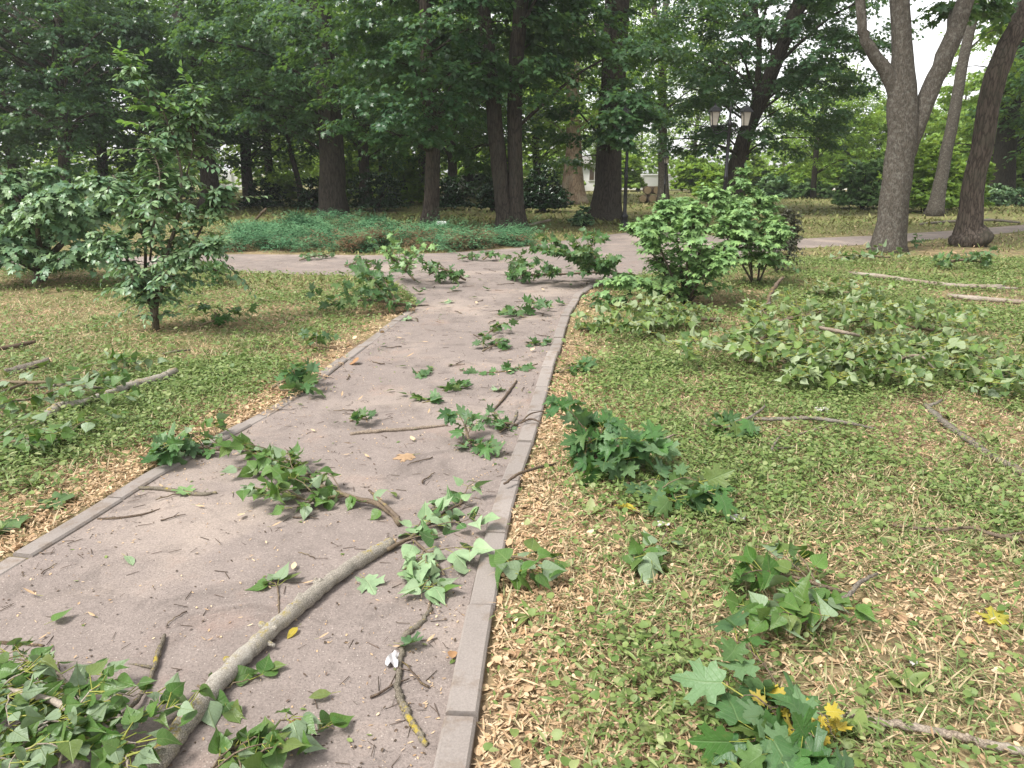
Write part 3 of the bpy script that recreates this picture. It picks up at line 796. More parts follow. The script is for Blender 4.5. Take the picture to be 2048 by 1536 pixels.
# the five trunks in front of the dark wood
tree("maple_tree", "tall straight thick dark trunk standing behind the dark tuft of juniper, beside glossy shrubs",
     [[(667, 436, 62), (665, 400, 52), (660, 250, 46), (648, 100, 42), (640, 0, 40)]], 'bark_brown',
     dict(c=(-.3, 0, 6.2), r=(4.6, 3.8, 4.6), n=150, zmin=2.5), seed=11, group=PK, H=13,
     low=[(560, 150, -1, 1.3), (600, 235, -1.5, 1.1), (700, 175, -2, 1.2), (640, 210, -2.2, .8), (520, 230, -1, 1.2), (480, 150, -1, 1.4), (420, 190, 0, 1.3), (735, 95, -1.5, 1.3), (610, 60, -2, 1.2), (540, 60, -1, 1.4)])
tree("maple_tree", "slender dark tree with low bluish drooping boughs, rising behind the small white plate",
     [[(862, 458, 44), (861, 430, 32), (866, 330, 28), (858, 200, 27), (850, 0, 24)]], 'bark',
     dict(c=(0, -.3, 5.6), r=(3.6, 3.0, 4.2), n=110, zmin=2.5), seed=12, group=PK, H=11,
     low=[(780, 120, -1.8, 1.0), (850, 165, -2.4, 1.1), (920, 150, -2, 1.0), (760, 190, -1.8, 1.0), (700, 250, -1.5, .9), (900, 205, -2, .9), (960, 180, -1.5, .8), (800, 235, -2.4, 1.0), (850, 275, -2, .8), (880, 265, -1.4, .8), (760, 275, -1.6, .7), (730, 120, -1.5, 1.0), (830, 60, -2.2, 1.2), (930, 70, -1.8, 1.1), (820, 100, -2.8, .9), (790, 285, -1, .7), (1000, 165, -1.6, .7)])
tree("maple_tree", "twin-stemmed dark tree whose two trunks split low above the juniper edge",
     [[(1012, 461, 46), (1008, 420, 35), (995, 300, 31), (980, 150, 29), (966, 0, 27)], [(1036, 459, 36), (1032, 400, 30), (1030, 250, 29), (1032, 130, 30), (1043, 0, 30)]], 'bark_brown',
     dict(c=(.4, 0, 6.2), r=(3.6, 3.0, 4.0), n=90, zmin=3.3), seed=13, group=PK, H=12,
     low=[(1080, 190, -1, .8), (1100, 130, -.5, 1.0), (930, 300, 1.0, .9), (960, 330, 1.5, .7), (1060, 260, .8, .8), (1120, 70, -.5, 1.1), (1000, 60, 1, 1.0)])
tree("maple_tree", "stout dark trunk flaring at its foot beside the bare black lamp post",
     [[(1211, 441, 84), (1213, 412, 60), (1219, 300, 50), (1226, 150, 47), (1234, 0, 48)]], 'bark_brown',
     dict(c=(-.6, .4, 7.6), r=(4.0, 3.4, 4.2), n=70, zmin=4.6), seed=14, group=PK, H=14, sides=18,
     low=[(1150, 215, -2, 1.0), (1110, 225, -1.6, .9), (1200, 190, -2.4, .9), (1245, 165, -2, .8), (1255, 215, -2.2, .85), (1180, 275, -2.2, .8), (1235, 262, -2.6, .8), (1120, 275, -1.2, .8), (1145, 320, 0.6, .7), (1270, 255, -2.0, .7), (1130, 150, -1, 1.0), (1160, 100, -1, 1.0), (1225, 240, -2.8, .6), (1280, 190, -1.8, .7), (1235, 195, -5.8, .7), (1270, 205, -5.9, .7), (1262, 232, -6.0, .65), (1228, 235, -5.8, .65), (1290, 232, -5.7, .6), (1250, 262, -6.0, .5), (1252, 285, -5.9, .32), (1225, 272, -5.6, .5)])
tree("maple_tree", "dark wide-crowned tree leaning over the double-lantern lamp post",
     [[(1464, 424, 46), (1470, 350, 34), (1490, 270, 31), (1528, 185, 30), (1565, 90, 27), (1600, 0, 25)], [(1500, 262, 16), (1512, 180, 13), (1518, 110, 11), (1512, 30, 9)]], 'bark',
     dict(c=(.6, -.5, 6.4), r=(4.6, 4.2, 4.4), n=230, zmin=2.6), seed=15, group=PK, H=11, gaps=.37,
     low=[(1360, 245, -1.5, 1.1), (1420, 270, -2, 1.1), (1330, 280, -.8, 1.0), (1570, 245, -1.5, 1.3), (1630, 275, -1, 1.2), (1540, 290, -1.6, 1.0), (1600, 205, -1.6, 1.4), (1400, 200, -1.5, 1.2), (1440, 130, -1.8, 1.3), (1660, 290, 0, .9), (1680, 160, 0, 1.2), (1390, 300, -.5, .8), (1580, 300, -.4, .9), (1650, 90, 0, 1.3), (1480, 60, -1, 1.2), (1370, 215, -2.5, 1.1), (1455, 195, -3, 1.1), (1420, 160, -2.8, 1.1), (1560, 180, -2.5, 1.2), (1430, 300, -2.2, .8), (1350, 300, -1.5, .8), (1640, 240, -1.5, 1.1), (1610, 140, -2, 1.2), (1400, 100, -1.6, 1.2), (1585, 50, -2, 1.2), (1690, 230, 0, .9)])

# the pale three-limbed tree and its dark leaning neighbour
def burl(tr, rg, Y):
    c = P(1942, 462, Y - .05); r = wid(31, c)
    lumpy(tr, (c[0] + r * .18, c[1] - r * .1, r * .55), r, rg, .85)
    lumpy(tr, (c[0] - r * .25, c[1], r * .25), r * .9, rg, .8)
tree("ash_tree", "pale grey lichened trunk forking into three heavy limbs beside the path",
     [[(1774, 503, 62), (1782, 455, 56), (1796, 350, 54), (1806, 260, 56), (1805, 190, 52), (1802, 100, 38), (1799, 0, 37)],
      [(1800, 235, 30), (1784, 165, 28), (1752, 115, 24), (1727, 72, 20), (1720, 0, 19)],
      [(1812, 320, 30), (1830, 260, 36), (1852, 200, 35), (1880, 135, 34), (1908, 65, 33), (1930, 0, 32)]], 'bark_grey',
     dict(c=(.4, .3, 10.4), r=(4.6, 4.2, 3.2), n=90, zmin=7.6), seed=16, H=12, sides=20, flare=.35, leaf='canopy', size=.15, T=12,
     low=[(1950, 12, 1.2, .6), (1900, 15, .6, .5)])
tree("ash_tree", "dark leaning trunk with a bulging mossy burl round its foot",
     [[(1936, 492, 52), (1938, 460, 46), (1945, 400, 40), (1962, 300, 40), (1978, 200, 42), (2000, 130, 42), (2035, 60, 38), (2062, 0, 35)]], 'bark',
     dict(c=(2.0, .5, 10.2), r=(4.0, 3.8, 3.2), n=70, zmin=7.4), seed=17, H=12, sides=18, size=.15, T=12, extra=burl,
     low=[(2040, 25, 1.5, .7), (2010, 20, 2.0, .6)])
tree("ash_tree", "thin greyish trunk leaning behind the bank of yellow-green shrubs",
     [[(1868, 432, 30), (1880, 370, 26), (1902, 260, 23), (1925, 130, 20), (1945, 40, 18), (1952, 0, 17)]], 'bark_grey',
     dict(c=(2.6, 0, 9.6), r=(4.0, 3.0, 3.2), n=34, zmin=7.2), seed=18, H=12, leaf='canopy_lit_tint', size=.17, T=10, gaps=.4,
     low=[(2000, 60, 1, .8), (2005, 120, 2, .9)])
tree("ash_tree", "broad straight grey-brown trunk behind the dark leaning burl tree",
     [[(2002, 408, 50), (2006, 340, 42), (2018, 230, 36), (2032, 130, 34), (2048, 0, 32)]], 'bark_brown',
     dict(c=(1.5, .6, 6.5), r=(4.4, 3.4, 4.0), n=120, zmin=3.0), seed=19, H=11, leaf='canopy_lit_tint', size=.16, T=11,
     low=[(2000, 200, -1, 1.2), (2035, 260, -1, 1.2), (1960, 150, 0, 1.2), (2040, 180, -1, 1.3), (1900, 250, 2, 1.2), (1920, 200, 2, 1.1), (1870, 290, 2, 1.0), (2030, 320, 0, .9)])
# slimmer trunks between them
tree("poplar_tree", "slim pale trunk with a high fork and thin light crown, behind the log pile",
     [[(1327, 405, 24), (1326, 340, 19), (1325, 220, 17), (1324, 120, 16), (1312, 40, 12), (1306, 0, 11)], [(1324, 130, 13), (1330, 70, 12), (1331, 0, 12)]], 'bark_grey',
     dict(c=(0, 0, 7.8), r=(3.2, 2.6, 4.0), n=80, zmin=3.6), seed=20, leaf='canopy_lit_tint', lname="diamond", size=.2, T=9, K=11, H=14, gaps=.42, depth=37,
     low=[(1270, 120, 0, 1.2), (1380, 90, 0, 1.2), (1290, 60, 0, 1.2), (1300, 200, 0, 1.2), (1370, 180, 0, 1.1), (1265, 210, 0, 1.1)])
tree("plane_tree", "tan-barked trunk standing behind the twin-stemmed tree and round glossy shrub",
     [[(1152, 404, 46), (1152, 370, 34), (1150, 320, 30), (1146, 200, 26), (1150, 0, 24)], [(1132, 392, 20), (1136, 330, 17), (1146, 250, 15), (1152, 120, 12)]], 'bark_tan',
     dict(c=(0, 0, 6.4), r=(4.4, 3.0, 4.2), n=110, zmin=2.8), seed=21, leaf='canopy_lit_tint', lname="diamond", size=.2, T=9, K=11, H=12, depth=38,
     low=[(1100, 60, 0, 1.3), (1180, 50, 0, 1.2), (1120, 120, 0, 1.3), (1090, 250, 0, 1.2)])
tree("maple_tree", "dark trunk leaning behind the tall sapling's crown",
     [[(424, 420, 44), (416, 330, 32), (400, 230, 30), (372, 80, 30), (350, -10, 30)]], 'bark',
     dict(c=(-.8, 0, 6.2), r=(5.0, 4.0, 4.6), n=150, zmin=2.3), seed=22, group=PK, H=12,
     low=[(300, 120, -2, 1.4), (350, 190, -2, 1.3), (230, 160, -2, 1.4), (150, 190, -2, 1.4), (60, 200, -2, 1.4), (480, 90, -2, 1.3), (290, 230, -1, 1.2), (90, 110, -2, 1.5), (200, 70, -2, 1.5), (440, 250, -1, 1.0), (30, 260, -1, 1.3)])
tree("young_tree", "very thin trunk tilting beside the dark glossy shrubs",
     [[(606, 414, 16), (598, 370, 11), (586, 320, 10), (578, 285, 9), (565, 180, 8)]], 'bark',
     dict(c=(-.6, 0, 5.0), r=(2.4, 2.0, 2.2), n=40, zmin=2.9), seed=23, H=6.5, size=.14)
tree("maple_tree", "shadowed dense tree filling the wood behind the large leafy shrub",
     [[(130, 432, 26), (128, 330, 21), (120, 150, 19), (118, 0, 18)]], 'bark',
     dict(c=(-1.5, 0, 5.8), r=(6.0, 4.0, 4.6), n=190, zmin=1.9), seed=24, group=PK, H=11,
     low=[(40, 150, -2, 1.5), (120, 250, -1.5, 1.3), (180, 270, -1, 1.2), (20, 60, -2, 1.6), (-40, 200, -2, 1.6), (250, 290, 0, 1.1), (60, 300, -1, 1.2), (-60, 300, -1, 1.3), (120, 60, -3, 1.3), (125, 140, -3.2, 1.2), (115, 210, -3, 1.1), (135, 290, -2.6, 1.0), (100, 20, -3, 1.3), (140, 340, -2, .8), (180, 110, -3, 1.2), (70, 240, -3, 1.1), (210, 220, -2.5, 1.1)])

# ---- the deeper wood: two kinds of tree, each copy a tree of its own
def wood_tree(name, label, leaf, bark, seed, r, zc_, zmin, n, H, size=.24, T=9, K=10, rt=.22):
    rg = np.random.default_rng(seed)
    root = thing(name, label, "tree", (0, 0, 0), "trees deep in the park wood")
    tr = Solid()
    p = np.array([(0, 0, -.05), (.05, 0, 1.5), (rg.normal(0, .15), rg.normal(0, .15), 4), (rg.normal(0, .4), rg.normal(0, .4), 8), (rg.normal(0, .6), 0, H)])
    q = spline(np.column_stack([p, [rt * 1.3, rt, rt * .9, rt * .65, rt * .2]]), 16)
    tr.tube(q[:, :3], q[:, 3], 10, rg, .08, flare=.25)
    pts = crown_pts(rg, n, (0, 0, zc_), r, zmin, .34, seed)
    for e in pts[::5]:
        z = max(1.8, e[2] - np.hypot(e[0], e[1]) * .5)
        s0 = np.array([0, 0, min(z, H * .9)])
        q = spline(np.column_stack([[s0, (s0 + e) / 2 + np.array([0, 0, .3]), e], [.05, .035, .01]]), 6)
        tr.tube(q[:, :3], q[:, 3], 4, None, 0, cap=False)
    tr.build("trunk", M[bark], root)
    L = Leaves(); sprays(L, pts, rg.uniform(.9, 1.5, n), (0, 0, 0), "diamond", size, rg, T, K)
    L.build("crown", M[leaf], root, seed=seed)
    return root
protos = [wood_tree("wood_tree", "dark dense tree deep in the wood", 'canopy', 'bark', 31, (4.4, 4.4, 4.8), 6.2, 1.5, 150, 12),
          wood_tree("wood_tree", "light green tree deep in the park", 'canopy_lit_tint', 'bark_brown', 32, (4.2, 4.2, 4.4), 6.0, 1.3, 140, 12),
          wood_tree("wood_tree", "open light tree", 'canopy_lit_tint', 'bark_grey', 33, (3.4, 3.4, 4.2), 7.6, 3.4, 90, 13, rt=.16)]
DEEP = [ # pixel x, depth, kind, scale, label
    (-120, 30, 0, 1.1, "dark dense tree at the edge of the wood beyond the leafy shrub"),
    (40, 36, 0, 1.1, "dark tree deep in the wood, seen above the big leafy shrub"),
    (215, 34, 0, 1.0, "dark tree deep in the wood behind the sapling's side boughs"),
    (330, 40, 1, 1.1, "yellow-green tree glowing in the wood behind the sapling"),
    (500, 36, 0, 1.05, "dark tree between the leaning trunk and the thick straight trunk"),
    (730, 35, 0, 1.05, "dark tree between the thick straight trunk and the slender low-boughed tree"),
    (770, 46, 1, 1.15, "yellow-green tree lit from behind the slender low-boughed tree"),
    (545, 47, 1, 1.15, "glowing green tree behind the very thin tilting trunk"),
    (430, 54, 1, 1.1, "bright tree far behind the dark leaning trunk"),
    (940, 48, 1, 1.15, "bright tree far behind the twin-stemmed trunks"),
    (660, 50, 1, 1.2, "yellow-green tree behind the thick straight trunk, lit from above"),
    (1150, 50, 1, 1.0, "light green tree behind the tan-barked trunk"),
    (850, 44, 1, 1.1, "yellow-green tree close behind the slender dark tree's trunk"),
    (905, 38, 0, 1.0, "dark tree just behind the twin-stemmed tree"),
    (1075, 46, 1, 1.0, "green tree far behind the round glossy shrub"),
    (1385, 62, 2, .9, "open pale tree by the white wall, behind the lantern tree"),
    (1275, 66, 2, .75, "small pale green tree in front of the white wall beside the stout trunk"),
    (1625, 46, 1, .72, "low light green tree beyond the lit lawn, behind the lantern tree"),
    (1675, 58, 0, .8, "small dark tree at the far side of the lit lawn"),
    (1760, 60, 1, .62, "short yellow-green tree just behind the pale forked trunk"),
    (1835, 56, 1, .62, "short light tree between the pale forked trunk and the thin grey trunk"),
    (1905, 62, 1, .7, "light green tree far behind the thin leaning grey trunk"),
    (2080, 44, 1, .95, "light green tree beyond the broad straight trunk"),
    (2160, 34, 0, 1.0, "dark tree at the far edge beyond the burl tree"),
    (1560, 74, 2, .7, "pale tree far off across the lawn"),
    (1190, 74, 1, .75, "green tree behind the white building"),
]
used = [False] * 3
for i, (px, Y, kd, sc, lab) in enumerate(DEEP):
    o = protos[kd] if not used[kd] else copy_tree(protos[kd])
    used[kd] = True
    p = P(px, 400, Y)
    o.location = (p[0], Y, 0); o.rotation_euler = (0, 0, i * 2.4); o.scale = (sc, sc, sc * (1 + .1 * math.sin(i * 3)))
    o["label"] = lab

# ---------------------------------------------------------------- shrubs
def shoot(T, L, p0, d, ln, nl, size, name, rg, droop=.5, r0=.006, mi=0, rnd=None, spread=.9, tipmi=None, wide=1.0, tilt=.3):
    d = np.asarray(d, float) / np.linalg.norm(d)
    t = np.linspace(0, 1, 7)[:, None]
    pts = np.asarray(p0) + d * ln * t + np.array([0, 0, -1.0]) * droop * ln * t ** 2 + rg.normal(0, .012, (7, 3)) * t
    T.tube(pts, np.linspace(r0, r0 * .3, 7), 4, None, 0, cap=False)
    u = np.linspace(.12, 1, nl)
    pos = np.stack([np.interp(u, t[:, 0], pts[:, k]) for k in range(3)], 1)
    tan = norm(np.stack([np.interp(u, t[:, 0], np.gradient(pts[:, k])) for k in range(3)], 1))
    perp = norm(np.cross(tan, [0, 0, 1.0]) + 1e-6)
    sg = np.where(np.arange(nl) % 2 == 0, 1, -1)[:, None]
    xd = tan * .6 + perp * sg * spread + rg.normal(0, .2, (nl, 3)) + np.array([0, 0, -.22])
    xd[-1] = tan[-1]
    nr = np.array([0, 0, 1.0]) + tilt * tan + rg.normal(0, .3, (nl, 3))
    szs = size * rg.uniform(.75, 1.15, nl) * (1 - .35 * u ** 3)
    r_ = (rg.random() * .5 + rg.random(nl) * .5) if rnd is None else rnd
    L.add(name, pos + xd * size * .12, xd, nr, szs, r_, mi, wide)

def shrub(name, label, base_px, stems, leaf, lname, size, shoots, ln, bark='bark_small', tip=None, tips=(), seed=1, cat="shrub", group=None, nl=12, droop=.45, wide=1.0, ytilt=.25, frac=.35, r_px=None, depth=None, extra_shoots=(), upb=0.0):
    """stems: pixel polylines with depth offsets; leafy shoots grow from the upper part of each"""
    rg = np.random.default_rng(seed)
    b = G(*base_px); Y = b[1]
    root = thing(name, label, cat, b, group)
    T, L = Solid(), Leaves()
    ends = []
    for st in stems:
        pts = np.array([P(px, py, Y + dy) for px, py, dy, w in st]); rr = np.array([wid(w, q) / 2 for (px, py, dy, w), q in zip(st, pts)])
        if pts[0][2] < .1: pts[0][2] = -.02
        q = spline(np.column_stack([pts, rr]), 12)
        T.tube(q[:, :3], np.maximum(q[:, 3], .003), 7, rg, .08)
        ends.append(q)
    for k in range(shoots):
        q = ends[k % len(ends)]
        u = frac + (1 - frac) * rg.random() ** .8
        i = u * 11; p = np.array([np.interp(i, np.arange(12), q[:, c]) for c in range(3)])
        az = rg.uniform(0, 6.283)
        up = rg.uniform(-.15, .6) + .5 * (u > .93) + upb
        shoot(T, L, p, (math.cos(az), math.sin(az), up), ln * rg.uniform(.55, 1.2) * (1.2 - .8 * u), nl, size, lname, rg, droop, .004, wide=wide)
    for (px, py, dy, dx, dz, l_) in extra_shoots:
        p = P(px, py, Y + dy)
        shoot(T, L, p, (dx, rg.normal(0, .15), dz), l_, int(nl * 1.3), size, lname, rg, .25, .005, wide=wide)
    mats = [M[leaf]]
    if tip:
        mats.append(M[tip])
        for (px, py, dy, dx, dz, l_) in tips:
            p = P(px, py, Y + dy)
            shoot(T, L, p, (dx, rg.normal(0, .2), dz), l_, int(nl * 1.1), size * 1.05, lname, rg, .15, .004, mi=1, wide=wide)
    T.build("stem", M[bark], root, b)
    L.build("foliage", mats, root, b, seed, zmin=.005 - b[2])
    return root
# the tall sapling on the grass
shrub("elm_sapling", "tall young many-stemmed sapling with pointed bright shoots, alone on the grass", (312, 662),
      [[(312, 662, 0, 14.4), (312, 590, 0, 11.5), (335, 500, .05, 8.6), (358, 430, .1, 6.5), (362, 330, .1, 5.0), (330, 230, .05, 3.6), (285, 165, 0, 2.2), (255, 118, 0, 1.4)],
       [(310, 640, 0, 10.1), (292, 560, .1, 7.2), (290, 480, .1, 5.8), (270, 400, .1, 4.3), (225, 350, .05, 2.9)],
       [(308, 620, 0, 8.6), (270, 545, -.1, 5.8), (240, 500, -.1, 4.3), (205, 470, -.05, 2.2)],
       [(330, 560, .1, 6.5), (390, 480, .2, 5.0), (420, 420, .2, 3.6), (455, 380, .2, 2.2)],
       [(358, 400, .1, 4.3), (385, 300, .2, 2.9), (382, 230, .2, 2.2), (385, 170, .2, 1.4)],
       [(312, 600, 0, 6.5), (345, 540, -.3, 5.0), (400, 500, -.4, 3.6), (440, 490, -.4, 2.2)],
       [(290, 480, .1, 5.0), (255, 410, -.2, 3.6), (225, 375, -.3, 2.2), (195, 360, -.3, 1.4)],
       [(300, 520, 0, 5.0), (310, 430, -.4, 3.6), (320, 350, -.5, 2.9), (300, 290, -.4, 1.4)]],
      'sapling', "ovate", .085, 430, .33, seed=41, nl=13, wide=1.05, frac=.10, upb=.12, cat="sapling",
      extra_shoots=[(312, 630, -.03, .8, .25, .2), (310, 635, -.03, -.8, .25, .2), (330, 575, -.1, 1, .1, .35), (290, 580, -.12, -1, .1, .35), (350, 560, -.2, .9, .1, .35), (270, 560, -.15, -.8, -.1, .35), (320, 545, -.3, .2, .2, .35), (312, 610, -.05, -.6, .3, .22), (315, 600, -.08, .7, .2, .24), (310, 620, -.05, .3, .5, .2), (316, 590, -.1, -.5, .5, .22), (312, 575, -.1, .6, .4, .3), (305, 590, -.1, -.8, .1, .3), (430, 400, .2, .9, .25, .5), (300, 300, 0, -.9, .15, .45), (250, 360, 0, -.9, .1, .5), (440, 520, -.3, .5, -.4, .35)],
      tip='sapling_tip', tips=[(262, 150, 0, -.3, 1, .3), (280, 175, 0, .3, 1, .3), (310, 215, 0, -.9, .2, .32), (320, 225, 0, .8, .4, .28), (388, 195, .2, -.2, 1, .3), (383, 215, .2, .7, .4, .26), (380, 225, .2, -.7, .4, .26), (290, 205, 0, -.8, .5, .3), (300, 190, 0, -.35, .9, .42), (330, 240, .05, -.7, .5, .35), (385, 240, .2, .05, 1, .38), (345, 270, .1, .5, .6, .3), (385, 250, .2, .75, .1, .28), (290, 255, 0, -.8, .35, .3), (270, 150, 0, -.4, .9, .3), (360, 300, .1, -.9, .05, .4), (395, 260, .2, .3, .8, .3), (300, 215, 0, .7, .5, .28)])
# the broad shrub beside it
shrub("maple_shrub", "broad leafy shrub spreading from a short dark stem beside the sapling", (82, 562),
      [[(82, 562, 0, 26), (80, 520, 0, 22), (60, 450, 0, 12), (30, 390, 0, 8), (0, 345, 0, 4)],
       [(85, 540, 0, 18), (100, 470, .2, 12), (110, 400, .2, 8), (95, 345, .2, 4)],
       [(85, 530, 0, 14), (140, 470, -.2, 10), (185, 420, -.3, 6), (205, 380, -.3, 3)],
       [(80, 530, 0, 12), (30, 480, -.4, 9), (-40, 440, -.4, 6), (-90, 400, -.4, 3)],
       [(85, 520, 0, 12), (75, 450, -.7, 8), (100, 400, -.9, 5), (150, 375, -.9, 3)],
       [(80, 520, 0, 12), (20, 460, .4, 8), (-30, 380, .4, 5), (-60, 340, .4, 3)],
       [(85, 545, 0, 9), (130, 520, -.6, 6), (170, 500, -.8, 4), (190, 490, -.8, 3)],
       [(80, 545, 0, 9), (30, 520, -.6, 6), (-20, 490, -.8, 4), (-60, 470, -.8, 3)]],
      'sapling', "maple_lo", .12, 430, .62, seed=42, nl=12, frac=.28)
# the bright bushes by the fork
shrub("currant_bush", "bright green lobed-leaf bush by the kerb's end, behind the small brown plate", (1370, 606),
      [[(1370, 604, 0, 8.4), (1360, 520, 0, 6.0), (1345, 440, 0, 4.2), (1335, 410, 0, 1.8)],
       [(1375, 604, 0, 7.2), (1400, 500, .1, 5.4), (1425, 420, .1, 3.6), (1432, 375, .1, 1.8)],
       [(1365, 604, 0, 6.0), (1320, 530, -.1, 4.8), (1285, 480, -.1, 3.0), (1268, 455, -.1, 1.8)],
       [(1375, 604, 0, 6.0), (1430, 540, -.2, 4.2), (1455, 480, -.2, 3.0), (1465, 440, -.2, 1.8)],
       [(1368, 604, 0, 5.4), (1300, 575, -.3, 3.6), (1255, 565, -.4, 2.4), (1225, 570, -.4, 1.8)],
       [(1372, 600, 0, 5.4), (1375, 520, -.4, 4.2), (1385, 460, -.5, 3.0), (1390, 420, -.5, 1.8)],
       [(1368, 600, 0, 5.4), (1330, 520, -.4, 4.2), (1310, 470, -.5, 2.4), (1300, 440, -.5, 1.8)],
       [(1372, 600, 0, 5.4), (1400, 560, -.5, 4.2), (1430, 530, -.6, 2.4), (1450, 510, -.6, 1.8)],
       [(1372, 600, 0, 5.4), (1390, 500, .4, 4.2), (1375, 430, .5, 2.4), (1370, 400, .5, 1.8)]],
      'bush', "maple_lo", .088, 400, .38, upb=.35, seed=43, nl=10, frac=.06, droop=.35,
      extra_shoots=[(1290, 480, 0, -.3, 1, .28), (1320, 445, 0, -.1, 1, .3), (1345, 425, .1, .1, 1, .26), (1400, 410, .1, 0, 1, .3), (1460, 445, -.2, .4, 1, .25), (1385, 430, -.4, .1, 1, .2), (1270, 470, -.1, -.6, .6, .25), (1240, 560, -.4, -1, .25, .3), (1225, 580, -.5, -1, .05, .3), (1275, 590, -.5, -.8, .05, .35), (1430, 400, .1, .1, 1, .3), (1335, 430, 0, -.2, 1, .25), (1260, 560, -.4, -.9, 0, .3), (1415, 560, -.6, .8, -.1, .4)])
shrub("currant_bush", "taller bright green bush on thin bare stems behind the poplar heap", (1512, 570),
      [[(1505, 568, 0, 4.8), (1500, 490, 0, 4.2), (1490, 410, 0, 3.0), (1487, 345, 0, 1.8)],
       [(1515, 570, 0, 4.8), (1525, 480, .1, 3.6), (1535, 420, .1, 2.4), (1530, 390, .1, 1.8)],
       [(1510, 570, 0, 4.8), (1470, 500, -.1, 3.6), (1450, 430, -.1, 2.4), (1440, 395, -.1, 1.8)],
       [(1515, 570, 0, 4.2), (1540, 510, -.3, 3.0), (1550, 470, -.3, 2.4), (1560, 440, -.3, 1.8)],
       [(1508, 570, 0, 4.2), (1490, 490, -.4, 3.0), (1480, 440, -.4, 2.4), (1475, 410, -.4, 1.8)]],
      'bush', "maple_lo", .088, 300, .38, upb=.35, seed=44, nl=10, frac=.16, droop=.35, extra_shoots=[(1487, 370, 0, 0, 1, .3)])
shrub("barberry_bush", "thin dusky purplish-green bush at the end of the bright bushes", (1558, 548),
      [[(1556, 548, 0, 5), (1560, 480, 0, 4), (1575, 420, 0, 2)], [(1560, 548, 0, 5), (1585, 490, .1, 3), (1590, 430, .1, 2)], [(1554, 548, 0, 5), (1545, 500, -.1, 3), (1555, 450, -.1, 2)]],
      'purple', "ovate", .06, 210, .28, seed=45, nl=11, frac=.25)

# dark glossy shrubs under the trees
def dome_shrub(name, label, c_px, w_px, h_px, leaf, lname, size, n, seed, group, ydepth=1.0, wide=1.0, low=.12):
    rg = np.random.default_rng(seed)
    b = G(*c_px); rx = wid(w_px, b) / 2; h = wid(h_px, b); ry = rx * ydepth
    root = thing(name, label, "shrub", b, group)
    T, L = Solid(), Leaves()
    for k in range(12):
        az = rg.uniform(0, 6.283); e = b + np.array([math.cos(az) * rx * .7, math.sin(az) * ry * .7, h * rg.uniform(.5, .9)])
        q = spline([b + np.array([rg.normal(0, .06), rg.normal(0, .06), -.02]), (b * .6 + e * .4) + np.array([0, 0, .1]), e], 6)
        T.tube(q, np.linspace(.028, .008, 6), 5, rg, .05)
    T.build("stem", M['bark'], root, b)
    S = n; v = rg.normal(size=(S, 3)); v = norm(v); v[:, 2] = np.abs(v[:, 2]) * 1.0 - low
    u = rg.random(S) ** .28
    lump = 1 + .22 * np.sin(v[:, 0] * 5 + seed) * np.cos(v[:, 1] * 4 + seed * 2) + .12 * np.sin(v[:, 2] * 9 + seed)
    cen = b + np.stack([v[:, 0] * rx * u * lump, v[:, 1] * ry * u * lump, np.maximum(.12 * h, v[:, 2] * h * u * lump + h * .1)], 1)
    # rosettes of leaves
    k = 9
    az = rg.uniform(0, 6.283, (S, k)); up = rg.uniform(-.2, .9, (S, k))
    xd = np.stack([np.cos(az), np.sin(az), up], -1) + v[:, None, :] * .8
    nr = np.array([0, 0, 1.0]) + v[:, None, :] * .5 + rg.normal(0, .3, (S, k, 3)) - .4 * np.stack([np.cos(az), np.sin(az), az * 0], -1)
    L.add(lname, np.repeat(cen, k, 0), xd.reshape(-1, 3), nr.reshape(-1, 3), size * rg.uniform(.7, 1.2, S * k), np.repeat(rg.random(S), k) * .6 + rg.random(S * k) * .4, 0, wide)
    L.build("foliage", M[leaf], root, b, seed, zmin=.01)
    return root
LG = "dark evergreen shrubs under the trees"
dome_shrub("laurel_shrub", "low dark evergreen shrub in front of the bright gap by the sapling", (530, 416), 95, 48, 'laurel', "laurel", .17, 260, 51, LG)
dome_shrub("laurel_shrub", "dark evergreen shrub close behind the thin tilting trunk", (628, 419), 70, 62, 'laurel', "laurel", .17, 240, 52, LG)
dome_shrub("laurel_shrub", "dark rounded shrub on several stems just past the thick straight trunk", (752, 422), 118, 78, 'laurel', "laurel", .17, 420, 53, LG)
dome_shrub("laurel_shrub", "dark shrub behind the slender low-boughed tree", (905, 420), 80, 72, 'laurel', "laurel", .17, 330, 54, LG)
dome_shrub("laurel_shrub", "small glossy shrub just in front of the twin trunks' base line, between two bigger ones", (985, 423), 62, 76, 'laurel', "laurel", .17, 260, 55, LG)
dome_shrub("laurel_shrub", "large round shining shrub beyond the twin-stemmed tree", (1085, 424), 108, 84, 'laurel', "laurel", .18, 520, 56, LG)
HG = "yellow-green shrubs at the far edge of the lawn"
dome_shrub("hazel_shrub", "tall yellow-green shrub between the forked pale tree and the burl tree", (1850, 425), 130, 125, 'canopy_lit_tint', "ovate", .22, 520, 57, HG, wide=1.3)
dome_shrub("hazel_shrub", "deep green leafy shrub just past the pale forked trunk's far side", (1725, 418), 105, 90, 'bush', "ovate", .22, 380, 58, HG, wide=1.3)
dome_shrub("hazel_shrub", "yellow-green shrub behind the burl tree's trunk", (1925, 420), 85, 92, 'canopy_lit_tint', "ovate", .24, 260, 59, HG, wide=1.3)
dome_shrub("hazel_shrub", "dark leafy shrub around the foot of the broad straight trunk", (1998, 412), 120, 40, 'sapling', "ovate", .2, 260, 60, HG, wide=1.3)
dome_shrub("hazel_shrub", "light shrub at the park edge beyond the white wall's gap", (1620, 396), 90, 34, 'bush', "ovate", .3, 150, 61, HG, wide=1.3)
